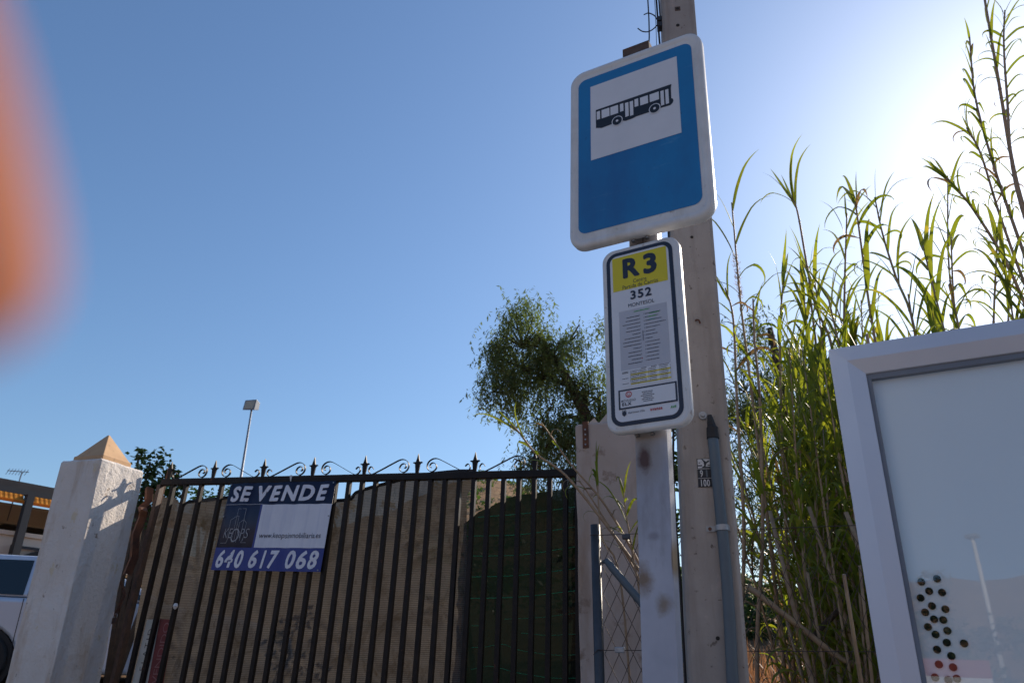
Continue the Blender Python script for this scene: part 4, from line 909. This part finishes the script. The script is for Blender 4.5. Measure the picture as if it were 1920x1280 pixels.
tag(build(gm, 'dry_grass', 'dry_grass'), 'tall dry orange brown grass covering the slope behind the reeds', 'grass', kind='stuff')

# ------------------------------------------------------------------ trees
def limb(P, r0, r1, n=8): 
    P = smooth_path(P, 5); return MB().tube(P, [r0 + (r1 - r0) * i / (len(P) - 1) for i in range(len(P))], n)
def pepper_tree(base, blobs, limbs, label, seed, nstr=1500, s_leaf=1.0, group=None):
    rd = random.Random(seed); root = empty('pepper_tree', base, label, 'tree', group); B = Vector(base)
    for k, (P, r0, r1) in enumerate(limbs): build(limb([Vector(p) - B for p in P], r0, r1), 'trunk' if k == 0 else 'limb', 'bark', root, smooth=True)
    mb = MB(); tot = sum(b[3] * b[4] for b in blobs); sub_ = MB()
    for (cx_, cy_, cz_, rx, rz_) in blobs:
        nb = int(nstr * rx * rz_ / tot)
        # clumps on the blob's surface
        clumps = []
        for q in range(max(4, nb // 16)):
            v = Vector((rd.gauss(0, 1), rd.gauss(0, 1), rd.gauss(0, 1))).normalized() * (rd.uniform(.35, 1.0) ** .5)
            clumps.append(Vector((cx_ + v.x * rx, cy_ + v.y * rx, cz_ + v.z * rz_)))
        for q in range(nb):
            c = rd.choice(clumps); p = c + Vector((rd.gauss(0, .13), rd.gauss(0, .13), rd.gauss(0, .13))) * s_leaf - B
            L = rd.uniform(.15, .5) * s_leaf; n_ = int(L / .03 / s_leaf); dr = Vector((rd.uniform(-.6, .6), rd.uniform(-.6, .6), -1)); out = Vector((p.x - (cx_ - B.x), p.y - (cy_ - B.y), 0)) * .25
            for k in range(n_):
                t = k / n_; pos = p + (dr * t + out * t * (1 - t) + Vector((0, 0, .10 * (1 - t)))) * L
                a_ = rd.uniform(0, 6.28); e = Vector((cos(a_), sin(a_), -rd.uniform(.1, 1.5))).normalized() * rd.uniform(.06, .12) * s_leaf
                w_ = Vector((-sin(a_), cos(a_), rd.uniform(-.5, .5))) * rd.uniform(.009, .017) * s_leaf
                mb.add([pos, pos + e * .5 + w_, pos + e, pos + e * .5 - w_], [(0, 1, 2, 3)])
        for c in clumps[::2]:
            a0 = Vector((cx_, cy_, cz_ - rz_ * .3)); m_ = (a0 + c) / 2 + Vector((rd.uniform(-.2, .2), rd.uniform(-.2, .2), rd.uniform(0, .3)))
            sub_.tube([a0 - B, m_ - B, c - B], [.022, .014, .006], 4)
    tag(build(mb, 'crown', 'pepper_leaf', root), kind='stuff'); tag(build(sub_, 'twigs', 'bark', root), kind='stuff')
    return root
blobs = [(.20, 13, 7.35, .62, .72), (-.30, 13, 6.95, .28, .42), (-.10, 13, 6.35, .48, .42), (.75, 13, 7.05, .45, .50), (1.05, 13.1, 7.35, .30, .25), (.35, 13, 6.55, .50, .40), (1.35, 13.1, 6.25, .45, .55), (1.5, 13, 5.6, .45, .45), (.95, 13, 5.35, .55, .50), (.55, 13, 5.6, .35, .45), (.35, 13, 5.0, .25, .3), (.9, 13, 4.6, .6, .4)]
blobs = [(x, y, z, rx, rz) for (x, y, z, rx, rz) in blobs]
pepper_tree((1.75, 13.2, 1.8), blobs, [([(1.75, 13.2, 1.8), (1.6, 13.2, 4.6), (1.35, 13.1, 5.8), (1.05, 13.05, 6.45), (.83, 13, 6.84), (.45, 13, 7.4)], .15, .05), ([(1.40, 13.1, 5.7), (.95, 13, 5.8), (.6, 12.9, 5.2)], .05, .02), ([(1.05, 13, 6.4), (.5, 13, 6.6), (-.2, 13, 6.9)], .05, .02), ([(1.5, 13.1, 5.2), (1.6, 13, 6.3)], .06, .02)],
            'drooping grey-green pepper tree rising behind the right end of the gate', 5, 3300)
def away(p, k=1.55): return (p[0] * k, p[1] * k, 1.55 + (p[2] - 1.55) * k)
blobs2 = [(4.5, 13, 7.7, .4, .4), (5.2, 13.2, 7.2, .5, .45), (4.2, 13, 6.6, .7, .9), (5.0, 13, 6.0, .9, 1.0), (4.2, 13, 5.0, .7, .8), (5.5, 13.2, 4.6, 1.0, 1.0), (6.4, 13, 4.2, .9, .8), (7.2, 13.2, 3.6, .9, .7), (4.8, 13, 3.6, 1.1, .8)]
blobs2 = [away(b) + (b[3] * 1.55, b[4] * 1.55) for b in blobs2]
pepper_tree(away((5.0, 13.2, 1.9)), blobs2, [([away(p) for p in [(5.0, 13.2, 1.9), (5.1, 13.2, 3.6), (4.9, 13, 6.2), (4.8, 13, 7.6)]], .24, .08), ([away((5.1, 13.1, 3.8)), away((6.1, 13, 4.8))], .1, .04)], 'feathery pepper tree half hidden behind the reed thicket', 8, 3400, 1.6)
pepper_tree((1.98, 13.8, 1.8), [(2.0, 13.8, 7.7, .35, .5), (2.1, 13.8, 6.8, .4, .5)], [([(1.98, 13.8, 1.8), (2.0, 13.8, 4.5), (2.0, 13.8, 7.4)], .09, .03)], 'small sprigs of foliage showing left of the timetable plate', 9, 240)
def leafy(name, base, blobs, n, m, label, seed, ls=.10, cat='tree', limbs=None, group=None):
    rd = random.Random(seed); root = empty(name, base, label, cat, group); B = Vector(base); mb = MB(); st_ = MB()
    tot = sum(b[3] ** 2 for b in blobs)
    for (cx_, cy_, cz_, r) in blobs:
        c0 = Vector((cx_, cy_, cz_)) - B; st_.tube([(0, 0, 0), c0 * .5 + Vector((rd.uniform(-.1, .1), 0, 0)), c0], [.05, .03, .012], 6)
        cl_ = [c0 + Vector((rd.gauss(0, 1), rd.gauss(0, 1), rd.gauss(0, 1))).normalized() * r * rd.uniform(.4, 1) for _ in range(12)]
        for q in range(int(n * r * r / tot)):
            p = rd.choice(cl_) + Vector((rd.gauss(0, 1), rd.gauss(0, 1), rd.gauss(0, 1))) * r * .22; a_ = rd.uniform(0, 6.28); L = ls * rd.uniform(.6, 1.2)
            e = Vector((cos(a_), sin(a_), rd.uniform(-.8, .4))).normalized() * L; w_ = e.cross(Vector((rd.gauss(0, 1), rd.gauss(0, 1), rd.gauss(0, 1)))).normalized() * L * .26
            mb.add([p, p + e * .4 + w_, p + e, p + e * .4 - w_], [(0, 1, 2, 3)])
    build(st_, 'trunk', 'bark', root, smooth=True); tag(build(mb, 'crown', m, root), kind='stuff'); return root
leafy('broadleaf_tree', (-4.0, 8.5, 1.2), [(-4.05, 8.5, 3.72, .20), (-4.20, 8.5, 3.80, .08), (-3.98, 8.5, 3.50, .17), (-3.82, 8.5, 3.62, .10), (-3.76, 8.5, 3.50, .12), (-3.70, 8.5, 3.35, .16), (-3.95, 8.5, 3.25, .25)], 950, 'broad_leaf', 'small dark broadleaf tree peeking over the gate beside the cream pillar', 21, .085)
leafy('bush', (-3.5, 9.0, 1.2), [(-3.62, 9.0, 3.42, .14), (-3.45, 9.0, 3.40, .14), (-3.25, 9.0, 3.42, .14), (-3.05, 9, 3.36, .13), (-3.4, 9, 3.2, .25)], 1300, 'bush_leaf', 'bright green bush showing between the leftmost gate bars', 22, .06, 'bush')
leafy('bush', (-2.2, 12.0, 1.6), [(-2.9, 12, 3.98, .12), (-2.5, 12, 3.99, .12), (-2.75, 12, 3.9, .12), (-1.9, 12, 4.02, .10)], 600, 'broad_leaf', 'low dark bush top just above the shade cloth left of the banner', 23, .07, 'bush')
leafy('shrub', (-.1, 7.0, .5), [(-.55, 6.0, 2.45, .14), (-.35, 6.2, 2.3, .2), (-.1, 6.3, 2.2, .2)], 700, 'broad_leaf', 'dark shrub in the gap between the tan cloth and the green net', 24, .05, 'shrub')
leafy('shrub', (1.22, 5.3, .3), [(1.22, 5.3, 1.7, .2), (1.25, 5.3, 2.1, .2), (1.28, 5.3, 2.5, .2), (1.27, 5.3, 2.9, .18), (1.3, 5.3, 3.2, .15)], 2600, 'broad_leaf', 'dark foliage seen through the slit between the bus stop post and the concrete pole', 26, .06, 'shrub')
# scrub on the hill
rd = random.Random(77); sb_ = MB()
for i in range(620):
    az = radians(rd.uniform(-6, 28) if i % 3 else rd.uniform(-3.5, 1)); r = rd.uniform(45, 162)
    if i % 3 == 0 and i % 4: continue
    r = r; x, y = r * sin(az), r * cos(az); z = ground_h(x, y) - .2; s = rd.uniform(.35, 1.0)
    for q in range(16):
        p = Vector((x + rd.gauss(0, s * .5), y + rd.gauss(0, s * .5), z + abs(rd.gauss(0, s * .4)))); a_ = rd.uniform(0, 6.28); e = Vector((cos(a_), sin(a_), rd.uniform(0, 1.5))).normalized() * s * .5; w_ = Vector((-sin(a_), cos(a_), 0)) * s * .2
        sb_.add([p - w_, p + w_, p + e + w_, p + e - w_], [(0, 1, 2, 3)])
tag(build(sb_, 'hill_scrub', 'broad_leaf'), 'low dark scrub scattered over the dry hillside', 'scrub', kind='stuff')
# dark hedge of bushes beyond the dry field
for k, (x, y, z, r) in enumerate([(6.2, 19, 2.9, 1.2), (8.6, 20, 3.0, 1.3), (3.9, 18.5, 2.8, 1.1)]):
    leafy('bush', (x, y, z - 1.2), [(x, y, z, r), (x + r * .8, y, z - .3, r * .7), (x - r * .8, y, z - .2, r * .7)], 2600, 'broad_leaf', ['dark bush beyond the dry slope, in the middle of three', 'dark bush beyond the dry slope, nearest the notice board', 'dark bush beyond the dry slope, nearest the utility pole'][k], 60 + k, .16, 'bush', group='bushes beyond the dry slope')

# ------------------------------------------------------------------ lamp post, house, car
lamp = empty('floodlight_mast', (-9.9, 28, 3.4), 'thin grey floodlight mast far behind the for sale banner', 'lamp post')
build(MB().tube([(0, 0, 0), (0, 0, 7.42)], [.075, .035], 10), 'mast', 'lamp_grey', lamp, smooth=True)
lh = build(MB().loft([[(-.30, -.05, .0), (.16, -.12, -.02), (.20, -.10, .42), (-.26, -.03, .40)], [(-.22, .16, .08), (.26, .12, .06), (.28, .12, .34), (-.20, .16, .34)]]), 'lamp_head', 'lamp_grey', lamp, bevel=.01, loc=(-.03, 0, 7.38))
build(MB().loft([[(-.24, -.072, .05), (.11, -.125, .04), (.15, -.112, .36), (-.21, -.052, .35)], [(-.24, -.05, .05), (.11, -.10, .04), (.15, -.09, .36), (-.21, -.03, .35)]]), 'lamp_lens', 'lamp_glass', lh, loc=(0, -.004, 0))
K = 1.8
HN = Vector((.806, -.592, 0)); HX = Vector((.592, .806, 0))
house = empty('house', mw=frame((-8.02 * K, 12 * K, 1.55), HX, (0, 0, 1), HN), label='beige terraced house with a dark porch roof and orange awnings beyond the car', cat='house')
def hz(z): return (z - 1.55) * K
def hb(x0, x1, y0, y1, z0, z1, name, m, bevel=.0): return build(MB().box(x0 * K, x1 * K, y0, y1, hz(z0), hz(z1)), name, m, house, bevel=bevel)
hb(-3.0, 4.2, .10, .30, 2.2, 3.50, 'parapet_wall', 'house_wall'); hb(-3.0, 4.2, .04, .36, 3.502, 3.57, 'parapet_coping', 'house_wall', .01)
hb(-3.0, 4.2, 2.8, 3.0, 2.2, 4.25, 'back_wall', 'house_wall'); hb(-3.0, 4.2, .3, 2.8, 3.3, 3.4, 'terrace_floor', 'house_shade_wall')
rf = build(MB().prism([(0, 0), (1, 0), (1, 1), (0, 1)], 0, 1), 'porch_roof', 'roof_dark', house)
rf.data.clear_geometry(); q = MB().add([(-3.1 * K, -.02, hz(4.22)), (4.3 * K, -.02, hz(4.22)), (4.3 * K, 3.3, hz(4.5)), (-3.1 * K, 3.3, hz(4.5)), (-3.1 * K, -.02, hz(4.33)), (4.3 * K, -.02, hz(4.33)), (4.3 * K, 3.3, hz(4.62)), (-3.1 * K, 3.3, hz(4.62))], [(0, 3, 2, 1), (4, 5, 6, 7), (0, 1, 5, 4), (1, 2, 6, 5), (2, 3, 7, 6), (3, 0, 4, 7)])
rf.data.from_pydata(q.v, [], q.f); rf.data.update()
hb(-3.1, 4.3, -.1, .1, 4.13, 4.215, 'roof_beam', 'steel_dark')
for x in (-2.3, -.95, .39, 1.75, 3.1): hb(x, x + .11, -.33, -.12, 2.3, 4.128, 'column', 'steel_dark')
def awning(x0, x1):
    n = int((x1 - x0) * K / .035); prof = []; mb = MB(); vs = []
    for i in range(n + 1):
        x = (x0 + (x1 - x0) * i / n) * K; yy = -.11 + .012 * sin(i * 1.7)
        vs += [(x, yy, hz(4.125)), (x, yy - .14, hz(4.02))]
    a_ = build(mb.add(vs, [(2 * i, 2 * i + 1, 2 * i + 3, 2 * i + 2) for i in range(n)]), 'awning', 'orange_awning', house)
    build(MB().box(x0 * K, x1 * K, -.30, -.24, hz(3.975), hz(4.018)), 'awning_bar', 'orange_awning', a_)
for (x0, x1) in ((-.83, .37), (.51, 1.74), (1.87, 3.08), (-2.18, -.97)): awning(x0, x1)
hb(.52, 1.7, 2.55, 2.78, 3.885, 3.91, 'lintel', 'house_wall'); hb(.52, 1.6, 2.74, 2.79, 3.60, 3.88, 'dark_window', 'car_black')
hb(.41, 1.4, -.02, .03, 3.32, 3.36, 'gate_frame', 'steel_dark'); hb(.41, .46, -.02, .03, 2.6, 3.318, 'gate_frame', 'steel_dark')
arc = [(.50, 3.12)] + [(.50 + .62 * t, 3.12 + .24 * math.sin(t * pi * .5) ** .7) for t in np.linspace(.1, 1, 8)] + [(1.4, 3.36), (1.4, 3.12)]
build(MB().prism([(a_ * K, hz(b_)) for a_, b_ in arc], -.06, -.03), 'dark_arch_screen', 'car_black', house)
for (p0, p1) in (((.2, 3.57), (.85, 3.95)), ((-.6, 3.45), (.36, 3.78))):
    build(MB().prism([(p0[0] * K, hz(p0[1])), (p0[0] * K + .12, hz(p0[1])), (p1[0] * K, hz(p1[1]) - .05), (p1[0] * K, hz(p1[1]))], 2.70, 2.79), 'painted_sun_strip', 'house_wall', house)  # pale slanting strips imitating grazing sunlight on the back wall
ant = empty('tv_antenna', mw=frame(Vector((-8.88 * K + .28, 14 * K - 3.4, 1.55 + 3.19 * K * .93)), HX, (0, 0, 1), HN), label='small television antenna on the dark porch roof', cat='antenna')
ant.matrix_world = frame(Vector((-9.02 * 1.75, 14 * 1.75, 1.55 + 3.10 * 1.75)), HX, (0, 0, 1), HN)
build(MB().tube([(0, 0, -1.2), (.05, 0, .45)], .02, 6), 'mast', 'lamp_grey', ant); ab = build(MB().tube([(-.38, 0, .42), (.25, 0, .50)], .014, 6), 'boom', 'lamp_grey', ant)
for i in range(7): build(MB().tube([(-.36 + i * .09, -.1, .38 + i * .012 + .10), (-.36 + i * .09, .1, .42 + i * .012 - .10)], .008, 4), 'element', 'lamp_grey', ab)
# car
a = radians(70); CXv = Vector((sin(a), cos(a), 0)); CN = Vector((CXv.y, -CXv.x, 0))
car = empty('parked_car', mw=frame((-5.15, 8.74, 1.337), CXv, (0, 0, 1), CN), label='pale blue hatchback parked behind the cream gate pillar', cat='car')
LOW = [(-1.22, .32), (-1.25, .55), (-1.20, .86), (-1.10, .95), (1.35, .93), (2.35, .78), (2.78, .62), (2.84, .40), (2.80, .24)]
def arch(cx, r=.365): return [(cx + r * cos(radians(q)), .30 + r * sin(radians(q)) * .98) for q in range(0, 181, 15)]
low = LOW + [(2.50, .20)] + arch(2.10) + [(1.70, .19), (.05, .19)] + arch(-.38) + [(-.78, .21)]
def body_sections(poly, w0, w1):
    # poly side outline, tapering slightly to the outer sides
    return None
bd = build(MB().prism(low, .0, 1.66), 'body', 'car_paint', car, bevel=.05); bd.modifiers['bevel'].segments = 4
TOPP = [(-1.12, .955), (-.92, 1.30), (-.62, 1.395), (.20, 1.40), (.62, 1.33), (1.36, .94)]
def inset(pts, y, k): return [(x, y, z) for x, z in pts]
gh = MB().loft([[(x, .04, z) for x, z in TOPP], [(x * .97 + .01, .17, .945 + (z - .945) * 1.0) for x, z in TOPP], [(x * .97 + .01, 1.49, z) for x, z in TOPP], [(x, 1.62, z) for x, z in TOPP]])
vs = [(x, .02 + .16 * ((z - .94) / .46), z) for x, z in TOPP] + [(x, 1.64 - .16 * ((z - .94) / .46), z) for x, z in TOPP]; n = len(TOPP)
g_ = build(MB().add(vs, [tuple(range(n))[::-1], tuple(range(n, 2 * n))] + [(i, (i + 1) % n, n + (i + 1) % n, n + i) for i in range(n)]), 'cabin', 'car_paint', car, bevel=.03)
def win(pts, name='window'):
    mb = MB(); v_ = [(x, .014 + .16 * ((z - .94) / .46), z) for x, z in pts]
    return build(mb.add(v_, [tuple(range(len(v_)))]), name, 'car_glass_dark', car)
s_ = NT('car_glass_dark'); s_.p.inputs['Base Color'].default_value = (.01, .02, .025, 1); s_.p.inputs['Roughness'].default_value = .04; s_.p.inputs['Specular IOR Level'].default_value = .8; MATS['car_glass_dark'] = s_.m
win([(-1.0, .975), (-.86, 1.24), (-.62, 1.335), (-.08, 1.345), (-.08, .965)]); win([(-.04, .965), (-.04, 1.345), (.20, 1.345), (.56, 1.28), (1.18, .965)])
build(MB().add([(.66, .2, 1.325), (.66, 1.46, 1.325), (1.37, 1.60, .955), (1.37, .06, .955)], [(0, 3, 2, 1)]), 'windscreen', 'car_glass_dark', car)
for cx_ in (-.38, 2.10):
    for yy in (-.02, 1.46):
        ty = build(MB().loft([[(cx_ + r * cos(2 * pi * k / 28), y_, .30 + r * sin(2 * pi * k / 28)) for k in range(28)] for (r, y_) in ((.20, yy), (.285, yy), (.305, yy + .03), (.305, yy + .17), (.285, yy + .2), (.20, yy + .2))]), 'tyre', 'car_black', car, smooth=False)
        build(MB().loft([[(cx_ + r * cos(2 * pi * k / 24), y_, .30 + r * sin(2 * pi * k / 24)) for k in range(24)] for (r, y_) in ((.06, yy - .012), (.19, yy - .004), (.205, yy + .02))]), 'rim', 'wheel_rim', ty)
        build(MB().loft([[(cx_ + .355 * cos(2 * pi * k / 24), y_, .30 + .355 * sin(2 * pi * k / 24)) for k in range(24)] for y_ in ((.03, .6) if yy < .5 else (1.1, 1.63))]), 'wheel_well', 'car_black', car)
for x in (-.06, 1.12): build(MB().box(x - .004, x + .004, -.0015, .004, .30, .93), 'door_gap', 'car_black', car)
build(MB().box(.0, .18, -.025, -.008, .80, .83), 'door_handle', 'car_paint', car, bevel=.006)
build(MB().prism([(2.45, .60), (2.76, .56), (2.72, .68), (2.42, .74)], -.003, .2), 'headlight', 'lamp_glass', car); build(MB().prism([(-1.235, .62), (-1.10, .62), (-1.10, .86), (-1.19, .84)], -.003, .2), 'tail_light', 'red_paint', car)
# ------------------------------------------------------------------ across the road (mirrored in the glass)
def dirp(az, el, d): a_, e_ = radians(az), radians(el); return Vector((sin(a_) * d, cos(a_) * d, 1.7 + math.tan(e_) * d))
p = dirp(-154.9, 16.0, 45); q = dirp(-154.9, 10.5, 45)
mast = empty('street_lamp', (p.x, p.y, q.z - 4), 'white street lamp mast across the road, mirrored in the notice board glass', 'street lamp')
build(MB().tube([(0, 0, 0), (0, 0, p.z - q.z + 4)], [.16, .10], 10), 'mast', 'white_paint', mast, smooth=True); build(MB().box(-.35, .35, -.25, .25, p.z - q.z + 4, p.z - q.z + 4.2), 'lamp_head', 'lamp_grey', mast, bevel=.05)
c0 = dirp(-150.5, 0, 16); u_ = (dirp(-157.5, 0, 16.6) - dirp(-145, 0, 15.6)).normalized(); nrm_ = Vector((-u_.y, u_.x, 0))
hoard = empty('hoarding', mw=frame(dirp(-145, 0, 15.6) - Vector((0, 0, 1.7)), u_, (0, 0, 1), nrm_ if nrm_.dot(Vector((0, 0, 0)) - c0) > 0 else -nrm_), label='red over white hoarding across the road, mirrored low in the notice board', cat='hoarding')
build(MB().box(0, 2.75, 0, .08, 3.84, 4.20), 'red_band', 'red_paint', hoard); build(MB().box(0, 2.75, 0, .08, 3.45, 3.838), 'white_band', 'banner_white', hoard)
build(MB().box(-.2, 2.5, -.03, .0, 3.50, 3.60), 'white_rail', 'white_paint', hoard)
for x in (.2, 1.4, 2.5): build(MB().box(x, x + .1, .081, .16, -.2, 4.0), 'leg', 'lamp_grey', hoard)
rd = random.Random(31)
for k in range(9):
    b0 = dirp(-146 - k * 3.2, rd.uniform(9.2, 10.2), 24 + rd.uniform(-2, 2)); r = rd.uniform(.7, 1.1)
    leafy('oleander_bush', (b0.x, b0.y, 1.5), [(b0.x, b0.y, b0.z, r), (b0.x + .8, b0.y, b0.z - .8, r)], 700, 'broad_leaf', 'oleander bush in the hedge across the road, mirrored in the glass', 300 + k, .22, 'bush', group='oleander hedge across the road')
b0 = dirp(-151.6, 12.8, 20); leafy('young_tree', (b0.x, b0.y, 1.2), [(b0.x, b0.y, b0.z, .45), (b0.x + .1, b0.y, b0.z + .55, .35), (b0.x, b0.y, b0.z - .8, .5)], 900, 'broad_leaf', 'young tree across the road, mirrored left in the notice board', 330, .14, 'tree')

# ------------------------------------------------------------------ the photographer's hand: index fingertip reaches past the lens edge
CM = camo.matrix_world
def cp_(r_, u_2, f_): return CM @ Vector((r_ / 1000, u_2 / 1000, -f_ / 1000))
hand = empty('hand', cp_(-60, 20, -40), 'blurred pink fingertip reaching in from the left edge in front of the lens', 'hand')
def skin_chain(name, chains, radii, root_i, m):
    """chains: list of point lists (mm, camera axes); first point of later chains joins an index of the first"""
    vs = []; es = []; rr_ = []
    for (start, pts, rads) in chains:
        prev = start
        for p, r in zip(pts, rads):
            vs.append(cp_(p[0] + 1.4, p[1] - 7.4, p[2]) - hand.location); rr_.append(r / 1000)
            if prev is not None: es.append((prev, len(vs) - 1))
            prev = len(vs) - 1
    me = bpy.data.meshes.new(name); me.from_pydata(vs, es, []); me.materials.append(MATS[m]); o = obj(name, me, hand)
    sk = o.modifiers.new('skin', 'SKIN'); sk.use_smooth_shade = True
    lay = me.skin_vertices[0].data if me.skin_vertices else None
    if lay is None:
        me.attributes  # ensure mesh is valid
        bpy.context.view_layer.objects.active = o; bpy.ops.mesh.customdata_skin_add(); lay = me.skin_vertices[0].data
    for i, r in enumerate(rr_): lay[i].radius = (r, r)
    lay[root_i].use_root = True
    ss = o.modifiers.new('subsurf', 'SUBSURF'); ss.levels = 2; ss.render_levels = 2; return o
# vertex order: wrist 0, palm 1, then fingers
palm = skin_chain('hand_skin', [
    (None, [(-75, -10, -95), (-72, 8, -70), (-66, 26, -48)], [22, 24, 20]),
    (2, [(-58, 46, -30), (-48, 56, -6), (-38, 44, 16), (-29, 24, 27), (-26.5, 10, 30), (-25.2, 5.5, 30.5)], [10, 9, 8.2, 7.6, 7.3, 5.6]),
    (2, [(-74, 40, -34), (-80, 40, -12), (-82, 22, -4), (-74, 10, -10)], [10, 8.5, 8, 6.5]),
    (2, [(-84, 26, -42), (-94, 22, -22), (-94, 6, -14), (-84, -4, -20)], [10, 8.3, 7.8, 6.3]),
    (1, [(-88, 4, -56), (-100, 2, -36), (-100, -12, -30), (-90, -20, -34)], [9, 7.2, 6.8, 5.6]),
    (1, [(-58, -8, -52), (-46, -14, -34), (-40, -14, -18)], [12, 10, 8])], None, 0, 'skin')
build(MB().tube([cp_(-80, -50, -150) - hand.location, cp_(-75, -10, -95) - hand.location], [.034, .026], 16), 'wrist', 'skin', hand, smooth=True)
build(MB().tube([cp_(-110, -260, -420) - hand.location, cp_(-84, -80, -185) - hand.location, cp_(-80, -50, -150) - hand.location], [.060, .046, .040], 18), 'sleeve', 'sleeve', hand, smooth=True)
